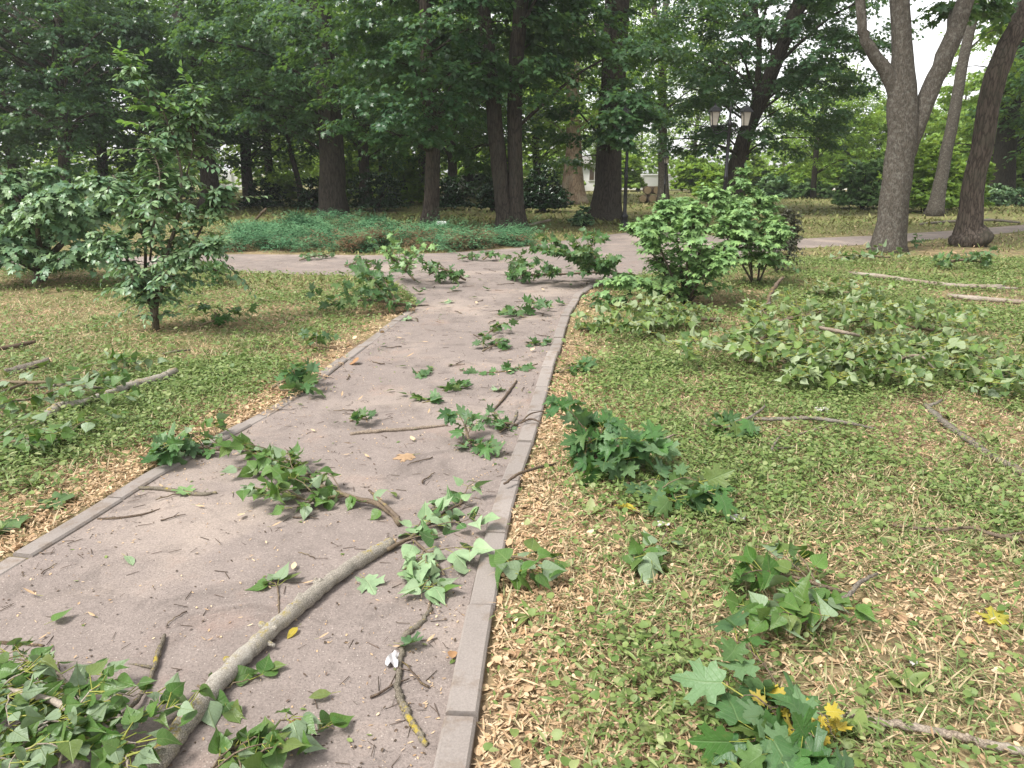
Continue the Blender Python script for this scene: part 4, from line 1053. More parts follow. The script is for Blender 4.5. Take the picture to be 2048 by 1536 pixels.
dome_shrub("hazel_shrub", "yellow-green shrub glowing between the dark shrubs", (822, 408), 90, 70, 'canopy_lit_tint', "ovate", .28, 240, 62, HG, wide=1.3)
dome_shrub("hazel_shrub", "pale sprouting shrub by the stout flared trunk", (1165, 452), 40, 34, 'sapling', "ovate", .12, 90, 63, "sprouts near the stout trunk", wide=1.3)

UG = "yellow-green undergrowth deep in the wood"
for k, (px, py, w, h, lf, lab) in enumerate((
    (250, 402, 130, 62, 'canopy_lit_tint', "yellow-green undergrowth shrub seen past the big leafy shrub's far side"),
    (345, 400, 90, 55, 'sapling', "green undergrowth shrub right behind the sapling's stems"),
    (560, 398, 70, 48, 'canopy_lit_tint', "yellow-green undergrowth behind the low dark shrub and tilting trunk"),
    (700, 398, 80, 70, 'canopy_lit_tint', "sunlit undergrowth just past the thick straight trunk"),
    (790, 400, 90, 66, 'canopy_lit_tint', "glowing undergrowth on the near side of the slender tree's trunk"),
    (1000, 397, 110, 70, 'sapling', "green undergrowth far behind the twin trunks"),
    (1420, 396, 60, 46, 'canopy_lit_tint', "light shrub in front of the white wall beyond the lantern post"),
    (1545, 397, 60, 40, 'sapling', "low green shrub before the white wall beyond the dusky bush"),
    (1795, 402, 120, 70, 'canopy_lit_tint', "bright shrub directly behind the pale forked trunk"),
    (1990, 398, 150, 110, 'canopy_lit_tint', "tall light shrub filling behind the broad straight trunk"),
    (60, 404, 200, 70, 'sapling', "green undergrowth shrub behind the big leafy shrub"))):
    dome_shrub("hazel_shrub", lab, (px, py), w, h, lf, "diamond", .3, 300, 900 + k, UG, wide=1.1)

FG = "tall sunlit shrubs along the open far side of the wood"
for k, (px, Y, w, h, lab) in enumerate((
    (60, 62, 9, 5.5, "tall sunlit shrub far off beyond the big leafy shrub"), (215, 58, 8, 5.0, "tall yellow-green shrub far off between the big leafy shrub and the sapling"),
    (350, 64, 8, 5.5, "tall yellow-green shrub far off right behind the sapling's stems"), (560, 60, 7, 5.0, "bright shrub far behind the very thin tilting trunk"),
    (640, 66, 8, 5.6, "bright shrub far behind the thick straight trunk"), (725, 56, 6, 4.6, "brightest yellow-green shrub between the thick straight trunk and the slender tree"),
    (812, 60, 7, 5.4, "tall glowing shrub just to the near side of the slender tree's trunk"), (900, 64, 8, 4.8, "sunlit shrub far between the slender tree and the twin trunks"),
    (975, 58, 6, 4.2, "sunlit shrub far off in line with the twin trunks"), (1075, 62, 7, 5.0, "light green shrub far behind the large round shining shrub"),
    (1270, 82, 10, 5.0, "pale green crown line behind the white wall, beside the stout trunk"), (1400, 84, 11, 4.6, "pale green shrub line behind the white wall beyond the lantern post"),
    (1540, 80, 11, 5.2, "light shrub mass behind the white wall beyond the taller bright bush"), (1640, 78, 8, 5.0, "light shrub mass behind the end of the white wall"),
    (1240, 62, 3.6, 3.0, "pale green shrub half covering the white wall by the slim black post"), (1395, 58, 4.2, 2.6, "light shrub standing before the white wall near the log pile"), (1500, 60, 3.2, 3.0, "light shrub covering the white wall behind the lantern tree's trunk"), (1600, 57, 3.4, 2.4, "low light shrub before the white wall's far end"), (1660, 60, 4, 3.2, "leafy shrub hiding the white wall's very end"),
    (1700, 52, 7, 5.5, "tall light shrub far off just before the pale forked trunk"), (1800, 55, 8, 6.4, "tall yellow-green shrub far behind the pale forked trunk"),
    (1885, 50, 7, 6.6, "tall bright shrub behind the thin leaning grey trunk"), (1960, 46, 7, 6.5, "tall bright shrub between the burl tree and the broad straight trunk"),
    (2050, 42, 7, 7.0, "tall bright shrub at the park edge beyond the broad straight trunk"))):
    c = P(px, 400, Y); c[2] = 0
    vx = CAM_H * F_PX * ca / Y
    py = 345 + CAM_H * F_PX / Y * 1.04
    dome_shrub("hazel_shrub", lab, (px, py), w * F_PX / Y, h * F_PX / Y, 'canopy_lit_tint', "diamond", .38, 620, 950 + k, FG, wide=1.15, low=.1)

# the creeping juniper bed
JG = "creeping junipers in the bed along the cross path"
def juniper(label, c_px, w_px, d_m, h_m, seed, n=230, dry=.12, tuft=0):
    rg = np.random.default_rng(seed)
    b = G(*c_px); rx = wid(w_px, b) / 2
    root = thing("creeping_juniper", label, "juniper", b, JG)
    T, L = Solid(), Leaves()
    S = n // 7
    a = rg.uniform(0, 6.283, S); q = np.sqrt(rg.random(S)) * .95
    h_m *= .85
    hh = h_m * (1 - .55 * q * q) * (.72 + .5 * np.sin(a * 3 + seed) * np.cos(q * 7 + seed))
    cen = b + np.stack([np.cos(a) * q * rx, np.sin(a) * q * d_m, np.maximum(.08, hh * rg.uniform(.35, 1.0, S))], 1)
    dryc = (rg.random(S) < dry) & (cen[:, 2] < .3) & (cen[:, 1] < b[1] + .1)
    for msk, mi in ((~dryc, 0), (dryc, 1)):
        if msk.any():
            sprays(L, cen[msk], rg.uniform(.35, .6, msk.sum()), b + np.array([0, d_m * .5, 0]), "frond", .095, rg, 12, 22, .22, mi, None, .35, .5)
            if mi == 0: sprays(L, cen[msk] * np.array([1, 1, .45]), rg.uniform(.3, .5, msk.sum()), b, "frond", .085, rg, 5, 14, .1, mi, None, .35, .3)
    for e in cen[::3]:
        st = spline([(b[0], b[1], .02), (b[0] * .6 + e[0] * .4, b[1] * .6 + e[1] * .4, .03), (b[0] * .3 + e[0] * .7, b[1] * .3 + e[1] * .7, e[2] * .6), e], 5)
        T.tube(st, np.linspace(.012, .004, 5), 4, None, 0, cap=False)
    for k in range(tuft):
        v = rg.normal(size=3); v /= np.linalg.norm(v); v[2] = abs(v[2])
        p0 = b + v * np.array([.36, .36, h_m]) * rg.uniform(.6, 1)
        m = 14; xd = rg.normal(0, .45, (m, 3)) + v * .8 + np.array([0, 0, .3])
        L.add("frond", np.tile(p0, (m, 1)) + rg.normal(0, .07, (m, 3)), xd, rdir(rg, m), rg.uniform(.07, .13, m), rg.random(m) * .3, 0, .8)
    T.build("stem", M['bark_small'], root, b)
    L.build("foliage", [M['juniper'], M['juniper_dry']], root, b, seed, zmin=.01 - b[2])
juniper("creeping juniper at the sapling's end of the bed", (500, 492), 130, 1.5, .45, 71)
juniper("creeping juniper below the dark upright tuft, against the path", (600, 490), 140, 1.6, .5, 72, 260)
juniper("small dark upright juniper tuft rising from the bed by the thick trunk", (600, 474), 60, .4, .62, 73, 60, 0, 150)
juniper("creeping juniper in the deepest part of the bed, in front of the thick trunk", (660, 468), 130, 1.5, .6, 74, 240)
juniper("creeping juniper with rusty dead shoots at mid bed beside the path", (715, 493), 130, 1.4, .5, 75, 260, .5)
juniper("small dark juniper hump in the middle of the bed", (752, 475), 60, .5, .55, 76, 60, .05, 120)
juniper("creeping juniper in front of the slender tree's foot", (830, 478), 150, 1.5, .45, 77, 260)
juniper("creeping juniper with brown lower shoots between the slender tree and twin trunks", (900, 492), 140, 1.2, .45, 78, 260, .5)
juniper("last creeping juniper at the bed's end beneath the twin trunks", (985, 487), 120, 1.1, .42, 79, 230, .25)
juniper("creeping juniper at the back of the bed behind the sapling", (560, 470), 130, 1.4, .5, 80, 220)

# ---------------------------------------------------------------- lamp posts, wall, building, car, logs, plates
def lantern(parent, c, rot, name="lantern"):
    s = Solid()                              # frame: floor, four corner bars, roof and finial
    s.lathe([(.035, -.05), (.06, -.03), (.085, 0), (.085, .015)], c, 4, 0, rot + math.pi / 4)
    for k in range(4):
        a = rot + math.pi / 4 + k * math.pi / 2
        b0 = np.array(c) + np.array([math.cos(a) * .088, math.sin(a) * .088, .012]); b1 = np.array(c) + np.array([math.cos(a) * .142, math.sin(a) * .142, .33])
        s.tube([b0, b1], [.009, .009], 5)
    s.lathe([(.19, .325), (.185, .345), (.1, .43), (.045, .46), (.035, .475), (.018, .49), (.022, .51), (.004, .54)], c, 4, 0, rot + math.pi / 4)
    o = s.build(name, M['black_metal'], parent, (0, 0, 0), False)
    g = Solid(); g.lathe([(.078, .017), (.128, .322)], c, 4, 0, rot + math.pi / 4)
    g.build("glass", M['lamp_glass'], o, (0, 0, 0), False)
    return o
def lamp_post(label, loc, rot, group="black lantern posts of the park"):
    root = thing("lamp_post", label, "lamp post", (0, 0, 0), group)
    s = Solid()
    s.lathe([(.12, -.05), (.12, .06), (.1, .08), (.085, .1), (.085, .34), (.1, .36), (.1, .39), (.06, .43), (.05, .48), (.045, 1.35), (.058, 1.37), (.058, 1.42), (.042, 1.44), (.038, 2.6), (.055, 2.62), (.055, 2.68), (.03, 2.72), (.028, 2.95), (.04, 2.98), (.012, 3.06), (.004, 3.14)], (0, 0, 0), 14)
    s.build("pole", M['black_metal'], root)
    for sg in (-1, 1):
        a = Solid()
        q = spline([(0, 0, 2.42), (sg * .12, 0, 2.5), (sg * .28, 0, 2.42), (sg * .40, 0, 2.47), (sg * .40, 0, 2.56)], 14)
        a.tube(q, np.full(14, .014), 6)
        q = spline([(sg * .03, 0, 2.62), (sg * .12, 0, 2.66), (sg * .22, 0, 2.58), (sg * .17, 0, 2.52), (sg * .13, 0, 2.57)], 12)
        a.tube(q, np.full(12, .010), 6)
        a.build("arm", M['black_metal'], root)
        lantern(root, (sg * .40, 0, 2.60), 0)
    root.location = tuple(loc); root.rotation_euler = (0, 0, rot)
    return root
b = P(1448, 400, 19.5); b[2] = 0
lp = lamp_post("black lamp post with two frosted lanterns showing, rising behind the bright bushes", b, .12)
b2 = G(1248, 461)
lp2 = copy_tree(lp); lp2.location = tuple(b2); lp2.rotation_euler = (0, 0, 1.2)
lp2["label"] = "slim bare-looking black lamp post beside the stout flared trunk"
b3 = P(1328, 400, 34)
lp3 = copy_tree(lp); lp3.location = (b3[0], 34, 0); lp3.rotation_euler = (0, 0, 1.5); lp3.scale = (.72, .72, .72)
lp3["label"] = "small distant lamp post with a pale lantern in front of a slim forked trunk"

# white wall along the far side of the park
def wall(name, label, x0, x1, y, h, px_step=3.0):
    a, b = P(x0, 400, y), P(x1, 400, y)
    root = thing(name, label, "wall", ((a[0] + b[0]) / 2, y, 0))
    s = Solid(); L = b[0] - a[0]
    s.box((0, 0, h / 2), (L, .3, h))
    s.build("wall_face", M['white_wall'], root, smooth=False)
    c = Solid(); c.box((0, 0, h + .06), (L + .1, .42, .12), bev=.03)
    c.build("coping", M['white_wall'], root, smooth=False)
    q = Solid()
    n = max(2, int(L / px_step))
    for k in range(n + 1):
        q.box((-L / 2 + L * k / n, -.22, h / 2 - .01), (.4, .16, h - .02))
    q.build("buttress", M['white_wall'], root, smooth=False)
wall("boundary_wall", "long low white wall across the far lawn behind the log pile", 1205, 1720, 70, 1.25)
wall("boundary_wall", "white wall showing brightly through the gap beside the tall sapling", 425, 505, 70, 1.6)
def building():
    a, b = P(1120, 400, 66), P(1206, 400, 66)
    root = thing("white_building", "small pale building with a dark window, half hidden behind the stout trunk", "building", ((a[0] + b[0]) / 2, 66, 0))
    L = b[0] - a[0]
    s = Solid(); s.box((0, 2, 1.1), (L, 4, 2.2)); s.build("wall", M['white_wall'], root, smooth=False)
    r = Solid(); V = [(-L / 2 - .3, -.4, 2.2), (L / 2 + .3, -.4, 2.2), (L / 2 + .3, 4.4, 2.2), (-L / 2 - .3, 4.4, 2.2), (-L / 2 - .3, 2, 2.9), (L / 2 + .3, 2, 2.9)]
    r.add(V, [(3, 2, 1, 0), (0, 1, 5, 4), (2, 3, 4, 5), (0, 4, 3), (1, 2, 5)]); r.build("roof", M['roof'], root, smooth=False)
    for x in (-L * .3, L * .28):
        w = Solid(); w.box((x, -.02, 1.4), (.95, .1, 1.2)); o = w.build("window", M['white_wall'], root, smooth=False)
        g = Solid()
        for dx in (-.22, .22): g.box((x + dx, -.075, 1.4), (.38, .03, 1.0))
        g.build("pane", M['window'], o, smooth=False)
building()
def car():
    c = P(948, 392, 52)
    root = thing("parked_car", "white car parked far off, glimpsed between the dark glossy shrubs", "car", (c[0], 52, 0))
    prof = [(-2.1, .3), (-2.12, .62), (-2.0, .82), (-1.3, .92), (-.75, 1.38), (.55, 1.42), (1.25, .98), (1.95, .88), (2.12, .66), (2.1, .3)]
    s = Solid()
    def slab(hw, ins):
        return [(x, hw - (ins if z > .95 else 0), z) for x, z in prof]
    A = slab(.86, .16); B = [(x, -y, z) for x, y, z in A]; n = len(prof)
    s.add(A + B, [tuple(range(n)), tuple(reversed(range(n, 2 * n)))] + [(i, i + n, (i + 1) % n + n, (i + 1) % n) for i in range(n)])
    s.build("body", M['car_paint'], root, smooth=False)
    for sg in (-1, 1):
        g = Solid(); g.add([(-1.12, sg * .80, .96), (.98, sg * .80, .99), (.5, sg * .725, 1.34), (-.66, sg * .725, 1.31)], [(0, 1, 2, 3)[::sg]])
        g.build("side_window", M['car_glass'], root, smooth=False)
    for x in (-1.32, 1.32):
        for sg in (-1, 1):
            w = Solid(); a = np.arange(18) * 2 * math.pi / 18
            V = [(x + .32 * math.cos(t), sg * yy, .32 + .32 * math.sin(t)) for yy in (.70, .88) for t in a]
            w.add(V, [tuple(range(18)), tuple(reversed(range(18, 36)))] + [(i, i + 18, (i + 1) % 18 + 18, (i + 1) % 18) for i in range(18)])
            w.build("wheel", M['tyre'], root, smooth=False)
car()
rg = np.random.default_rng(90)
LOGS = [(1288, 402, .2, .3), (1300, 400, .2, -.1), (1314, 402, .2, .2), (1294, 400, .62, .1), (1307, 399, .62, -.2)]
base_log = None
for k, (px, py, z, r) in enumerate(LOGS):
    c = P(px, py, 40.0); lab = ["outermost cut log at the foot of the pile, by the black lamp post", "middle cut log lying in the bottom row of the pile", "cut log of the bottom row touching the slim forked trunk",
                                "cut log lying on top of the pile, toward the lamp post", "topmost cut log of the pile, toward the slim trunk"][k]
    root = thing("cut_log", lab, "log", (c[0], 40 + k * .05, z), "log pile by the slim forked tree")
    ax = np.array([math.sin(r), math.cos(r), 0]); s = Solid()
    s.tube([-ax * .5, -ax * .2, ax * .2, ax * .5], [.2, .205, .2, .195], 14, rg, .06); s.build("bark", M['bark_tan'], root)
    for sg in (-1, 1):
        e = Solid(); e.tube([ax * .5 * sg, ax * .508 * sg], [.178, .172], 14); e.build("cut_face", M['wood_cut'], root, smooth=False)
def plate_sign(label, base, h, w, ph, diamond, mplate, tilt):
    root = thing("plant_label", label, "sign", base)
    s = Solid(); s.tube([(0, 0, -.03), (0, 0, h)], [.008, .008], 6); s.build("stake", M['black_metal'], root)
    p = Solid()
    pts = [(-w / 2, -ph / 2), (w / 2, -ph / 2), (w / 2, ph / 2), (-w / 2, ph / 2)] if not diamond else [(0, -ph / 2), (w / 2, 0), (.0, ph / 2), (-w / 2, 0)]
    ct, st = math.cos(tilt), math.sin(tilt)
    V = [(x, -.012 - t * ct - y * st * 0 + y * st, h + y * ct) for t in (0, .006) for x, y in pts]
    p.add(V, [(0, 3, 2, 1), (4, 5, 6, 7)] + [(i, (i + 1) % 4, (i + 1) % 4 + 4, i + 4) for i in range(4)])
    p.build("plate", M[mplate], root, smooth=False)
b = P(883, 460, 18.6); b[2] = 0
plate_sign("small blank white plate on a stake at the back of the juniper bed", b, .20 + .12, .24, .1, False, 'white_plate', .5)
b = G(1333, 607); pz = P(1333, 545, b[1])[2]
plate_sign("small brown diamond-shaped plate on a thin stake before the bright bush", b, pz, .135, .19, True, 'rust_plate', .35)

# ---------------------------------------------------------------- fallen branches
def lay(px):                                 # pixels (x, y, height above ground, width) -> points and radii lying on the ground
    p, r = [], []
    for x, y, h, w in px:
        q = G(x, y); rad = max(.002, wid(w, q) / 2); q = G(x, y, rad + h); p.append(q); r.append(rad)
    return np.array(p), np.array(r)
def stick(label, px, bark='stick', knots=0, seed=1, forks=(), group=None, cut=False, name="fallen_stick", cat="stick", wob=.25):
    rg = np.random.default_rng(seed)
    p, r = lay(px); o = p[0].copy(); o[2] = 0
    n = max(10, len(px) * 7)
    q = spline(np.column_stack([p, r]), n)
    q[:, :2] += rg.normal(0, wob, (n, 2)) * q[:, 3:4]
    q[:, 3] *= 1 + rg.normal(0, .05, n)
    S = Solid(); S.tube(q[:, :3], q[:, 3], 12 if r.max() > .02 else 7, rg, .07)
    for k in range(knots):
        i = rg.integers(2, n - 2); a = rg.uniform(0, 3.14)
        d = np.array([math.cos(a), math.sin(a) * .6, rg.uniform(.2, 1)]); d /= np.linalg.norm(d)
        w = q[i, 3]
        S.tube([q[i, :3] + d * w * .5, q[i, :3] + d * w * 1.25, q[i, :3] + d * w * 1.5], [w * .5, w * .38, w * .2], 7, rg, .1)
    for f in forks:
        p2, r2 = lay(f); q2 = spline(np.column_stack([p2, r2]), 9); S.tube(q2[:, :3], q2[:, 3], 6, rg, .08)
    if not cut:
        ob = S.build(name, M[bark], None, o); ob.location = tuple(o)
        return tag(ob, label, cat, group)
    root = thing(name, label, cat, o, group)
    S.build("bark", M[bark], root, o)
    e = Solid(); tp = q[-1, :3]; d = norm(q[-1, :3] - q[-3, :3]); w = q[-1, 3]
    for k in range(9):
        a = k * .7; off = np.cross(d, [0, 0, 1]) * math.cos(a) * w * .62 + np.array([0, 0, 1]) * math.sin(a) * w * .62
        e.tube([tp + off - d * .004, tp + off * .8 + d * rg.uniform(.004, .028)], [w * .42, w * .12], 5, rg, .2)
    e.tube([tp - d * .003, tp + d * .006], [w * .88, w * .7], 10, rg, .1)
    e.build("broken_end", M['wood_cut'], root, o)
    return root
def fallen(label, stems, tname, size, nl, reach, height, bark='twig', twigs=6, flip=.25, seed=1, name="fallen_branch", cat="branch", group=None, mats=None, petiole=.5, start=.15, pile=0, spread=1.0, wr=.0035, yellow=False, upright=0.0, wide=1.0, flat=.7, mess=.6):
    """a leafy branch lying on the ground: stems in pixels, side twigs, leaves on stalks"""
    rg = np.random.default_rng(seed)
    if tname == 'maple': size, nl = size * .71, int(nl * 1.55)
    o = G(stems[0][0][0], stems[0][0][1])
    root = thing(name, label, cat, o, group)
    S, L = Solid(), Leaves(True)
    axes = []
    for st in stems:
        p, r = lay(st); n = max(10, 5 * len(st)); q = spline(np.column_stack([p, r]), n)
        q[:, :2] += rg.normal(0, .3, (n, 2)) * q[:, 3:4]
        if axes:                             # a side stem grows out of the main one
            k0 = int(np.argmin(np.linalg.norm(axes[0][:, :3] - q[0, :3], axis=1)))
            q = np.vstack([np.append(axes[0][k0, :3], q[0, 3]), q])
        S.tube(q[:, :3], np.maximum(q[:, 3], .0015), 8, rg, .08); axes.append(q)
    lines = [(q[int(len(q) * start):, :3], 1.0) for q in axes]
    for k in range(twigs):
        q = axes[k % len(axes)]; n = len(q)
        i = int((start + (1 - start) * rg.random()) * (n - 1)); i = min(max(i, 1), n - 2)
        d = q[i + 1, :3] - q[i - 1, :3]; az = math.atan2(d[1], d[0]) + rg.choice([-1, 1]) * rg.uniform(.25, 1.1) * spread
        ln = reach * rg.uniform(.5, 1.1); m = 8
        t = np.linspace(0, 1, m)[:, None]
        up = rg.uniform(.1, 1.0) * height
        pts = q[i, :3] + np.array([math.cos(az), math.sin(az), 0]) * ln * t + np.array([0, 0, 1]) * up * np.sin(t * (2.2 if not upright else 1.5)) + rg.normal(0, .02, (m, 3)) * t * min(1, ln * 2)
        pts[:, 2] = np.maximum(pts[:, 2], .008)
        S.tube(pts, np.linspace(wr, wr * .4, m), 5, None, 0, cap=False); lines.append((pts, .8))
    tot = sum(np.linalg.norm(np.diff(a, axis=0), axis=1).sum() for a, _ in lines)
    for a, wgt in lines:
        seg = np.linalg.norm(np.diff(a, axis=0), axis=1); cum = np.concatenate([[0], np.cumsum(seg)])
        k = max(2, int(round(nl * cum[-1] / tot)))
        u = np.sort(cum[-1] * rg.random(k) ** .75)
        pos = np.stack([np.interp(u, cum, a[:, c]) for c in range(3)], 1)
        tan = norm(a[-1] - a[0])
        azl = math.atan2(tan[1], tan[0]) + rg.choice([-1, 1], k) * rg.uniform(.2, 1.7, k)
        el = (rg.uniform(-.1, .75, k) * (1 + upright) + upright * .5) * flat
        pd = np.stack([np.cos(azl) * np.cos(el), np.sin(azl) * np.cos(el), np.sin(el)], 1)
        sz = size * rg.uniform(.6, 1.15, k)
        pl = petiole * sz
        bpos = pos + pd * pl[:, None]; bpos[:, 2] = np.maximum(bpos[:, 2], .008 + rg.random(k) * .012)
        pv = bpos - pos; plen = np.linalg.norm(pv, axis=1)
        L.add("stalk", pos, pv, np.array([0, 0, 1.0]) + rg.normal(0, .2, (k, 3)), np.maximum(plen, .004), None, 1, .055 if size > .07 else .075)
        xd = pd * .8 + rg.normal(0, .45, (k, 3)); xd[:, 2] -= .35 * (1 - upright)
        nr = np.array([0, 0, 1.0]) + (rg.normal(0, mess, (k, 3)) + pd * .4 * (1 + upright)) * (.4 + .6 * flat)
        nr[:, 1] -= .25 + .35 * (mess > .8)
        fl = rg.random(k) < flip
        nr[fl] *= -1
        L.add(tname, bpos, xd, nr, sz, rg.random() * .4 + rg.random(k) * .6, 0, wide)
    S.build("stem", M[bark], root, o)
    L.build("foliage", [M[mats or ('poplar' if tname == 'poplar' else 'maple')], M['stalk']], root, o, seed, zmin=.009 - o[2])
    return root

# the thick branch across the path
stick("thick fallen pole with yellow lichen patches lying slantwise across the near path",
      [(240, 1590, 0, 51.0), (318, 1518, 0, 46.6), (360, 1462, .0, 42.2), (440, 1362, .004, 37.8), (500, 1300, .007, 34.3), (560, 1245, .008, 31.7), (630, 1185, .006, 29.0), (690, 1140, .004, 27.3), (740, 1110, .002, 25.5), (782, 1086, .0, 23.8)],
      'log', knots=7, seed=101, cut=True, name="fallen_pole", cat="branch", wob=.10,
      forks=[[(404, 1408, .015, 24), (412, 1392, .03, 17), (418, 1380, .045, 9)], [(640, 1176, .012, 16), (634, 1164, .03, 9), (630, 1156, .045, 6)], [(520, 1282, .012, 18), (536, 1286, .02, 12), (550, 1292, .016, 7)]])
PG = "leafy poplar branches blown onto the near path"
fallen("dark-leaved poplar bough lying across the middle of the near path", [[(800, 1046, .01, 13), (760, 1010, .02, 11), (690, 990, .03, 9), (600, 955, .03, 7), (510, 905, .02, 4), (425, 886, .02, 3)], [(690, 990, .03, 8), (620, 1000, .03, 5), (560, 985, .04, 3)], [(650, 975, .03, 7), (590, 930, .05, 5), (545, 905, .06, 3)]],
       'poplar', .078, 210, .28, .08, twigs=14, flip=.18, seed=111, group=PG, spread=.9)
fallen("pale upturned poplar leaves on a twig at the broken end of the thick pole", [[(775, 1100, .015, 9), (830, 1070, .02, 8), (880, 1030, .03, 6), (925, 1005, .03, 4)], [(820, 1075, .02, 6), (860, 1110, .02, 5), (890, 1150, .02, 3)]],
       'poplar', .085, 82, .30, .03, twigs=10, flip=.12, seed=112, group=PG, start=0, mats='poplar_pale', flat=.35)
fallen("big heap of poplar leaves on a bare pale stem at the path's near corner", [[(-60, 1375, .11, 11), (40, 1385, .13, 13), (100, 1402, .13, 13), (180, 1437, .11, 12), (240, 1478, .07, 11), (290, 1520, .03, 8)], [(180, 1437, .05, 9), (120, 1350, .10, 7), (60, 1320, .10, 4)], [(100, 1402, .05, 9), (60, 1470, .10, 8), (20, 1530, .10, 5)], [(40, 1385, .05, 9), (-20, 1440, .10, 8), (-60, 1500, .10, 5)], [(150, 1425, .05, 8), (130, 1490, .08, 7), (110, 1560, .08, 5)]],
       bark='stick_pale', tname='poplar', size=.055, nl=470, reach=.2, height=.05, petiole=.8, flat=.6, twigs=34, flip=.25, seed=113, group=PG, start=0, spread=1.2, wr=.003)
fallen("poplar leaf cluster at the very bottom of the path beside the thick pole's foot", [[(410, 1560, .01, 8), (460, 1500, .03, 6), (520, 1490, .03, 5), (565, 1505, .02, 3)], [(470, 1500, .03, 5), (500, 1540, .03, 3)]],
       'poplar', .068, 70, .15, .06, twigs=8, flip=.2, seed=114, group=PG, start=0)
fallen("few poplar leaves pinned beneath the thick pole", [[(395, 1370, .005, 5), (440, 1400, .005, 4), (480, 1420, .005, 3)]],
       'poplar', .08, 12, .12, .03, twigs=3, flip=.2, seed=115, group=PG, start=0)
fallen("three-leaved poplar sprig with a pale stalk on bare path above the thick pole", [[(558, 1228, .002, 4), (557, 1200, .004, 4), (556, 1172, .01, 3)]],
       'poplar', .085, 5, .05, .02, twigs=1, flip=.55, seed=116, group=PG, start=.8)
fallen("poplar twig with two leaves at its tip beside the kerb, above the curved stick", [[(858, 1222, .002, 6), (862, 1195, .004, 5), (866, 1175, .006, 4)]],
       'poplar', .075, 6, .06, .02, twigs=2, flip=.2, seed=117, group=PG, start=.5)
stick("curved lichened stick with a kink lying along the kerb of the near path", [(862, 1218, 0, 9), (838, 1250, 0, 11), (808, 1272, .003, 12), (803, 1310, .003, 12), (797, 1350, .002, 13), (799, 1390, .002, 14), (815, 1425, .001, 16), (835, 1462, 0, 15), (853, 1490, 0, 12)], 'stick_lichen', knots=5, seed=102)
stick("yellow-lichened forked stick reaching out of the near leaf heap", [(225, 1450, .02, 8), (275, 1400, .02, 9), (305, 1345, .01, 10), (318, 1300, .01, 11), (330, 1270, .01, 7)], 'stick_lichen', knots=2, seed=103, forks=[[(306, 1335, .01, 7), (280, 1330, .006, 5), (258, 1328, .003, 3)]])
stick("straight dark stick entering the path from the near edge above the leaf heap", [(-30, 1284, .002, 8), (30, 1287, .002, 8), (88, 1292, .002, 6)], 'stick', seed=104)
stick("knobbly dark stick lying flat on the path by the maple tuft at the kerb", [(236, 980, .001, 6), (290, 976, .003, 8), (340, 980, .003, 8), (395, 988, .002, 9), (434, 986, .001, 6)], 'stick_lichen', knots=4, seed=105)
stick("thin curved dark stick below the knobbly one on the path", [(195, 1038, .001, 5), (240, 1036, .002, 6), (290, 1028, .002, 5), (320, 1018, .002, 3)], 'stick', knots=1, seed=106)
stick("dark forked stick leaning over the poplar bough's end", [(738, 980, .03, 5), (770, 1010, .05, 7), (795, 1035, .03, 8), (800, 1050, .01, 5)], 'stick', seed=107)
stick("long thin pale peeled stick crossing the path at mid distance", [(698, 868, .001, 7), (760, 862, .003, 8), (830, 857, .003, 7), (895, 850, .002, 5)], 'stick_pale', seed=108, knots=2)
stick("slender reddish stick pointing toward the kerb above the mid-path leaves", [(985, 822, .004, 4), (1005, 800, .006, 5), (1020, 780, .006, 5), (1033, 762, .003, 4)], 'stick', seed=109)
stick("grey stub of twig standing in the leaves beside the kerb", [(1018, 860, .002, 6), (1030, 838, .03, 7), (1034, 822, .06, 5)], 'stick_grey', seed=110, knots=2)
stick("thin twig arching over the kerb onto the litter near the maple clump", [(1008, 968, .05, 5), (1040, 947, .07, 6), (1080, 934, .06, 6), (1110, 928, .03, 5)], 'stick', seed=120)
stick("thin twig reaching over the kerb beyond the mid-path leaf cluster", [(1040, 846, .045, 4), (1062, 838, .06, 4), (1085, 846, .05, 3)], 'stick', seed=121, forks=[[(1045, 842, .05, 3), (1060, 828, .07, 3), (1085, 822, .05, 2)]])
# maple and other leafy pieces on and beside the path
MG = "broken maple sprigs along the path"
fallen("spread maple sprig hanging over the kerb at the dark poplar bough's tip", [[(440, 900, .02, 6), (390, 895, .04, 6), (350, 905, .04, 4), (320, 915, .03, 3)]], 'maple', .15, 22, .18, .10, twigs=6, flip=.15, seed=131, group=MG, start=0)
fallen("bushy clump of large blue-green maple leaves standing beside the path's kerb", [[(1165, 950, .02, 8), (1195, 920, .08, 7), (1225, 900, .14, 6), (1250, 885, .16, 4)], [(1195, 930, .05, 7), (1185, 890, .14, 6), (1175, 865, .2, 4)], [(1210, 920, .05, 7), (1250, 905, .12, 6), (1290, 900, .12, 4)]], 'maple', .15, 105, .17, .16, twigs=16, flip=.08, seed=132, group=MG, start=0, upright=.22)
fallen("low maple leaves trailing from the bushy clump into the weeds", [[(1250, 965, .02, 7), (1300, 975, .05, 6), (1345, 990, .05, 5), (1390, 1000, .04, 3)]], 'maple', .16, 22, .2, .08, twigs=5, flip=.08, seed=133, group=MG, start=0)
fallen("drooping fresh maple sprig in the middle of the path beyond the peeled stick", [[(945, 890, .01, 5), (935, 870, .06, 5), (930, 850, .09, 4)], [(935, 885, .02, 4), (965, 895, .03, 3)]], 'maple', .12, 20, .12, .10, twigs=5, flip=.45, seed=134, group=MG, start=0)
fallen("ragged sprig of maple leaves against the kerb by the grey stub", [[(1035, 850, .01, 5), (1005, 845, .04, 5), (975, 838, .04, 3)], [(1020, 845, .02, 4), (1000, 865, .02, 3)]], 'maple', .09, 18, .08, .05, twigs=5, flip=.35, seed=135, group=MG, start=0)
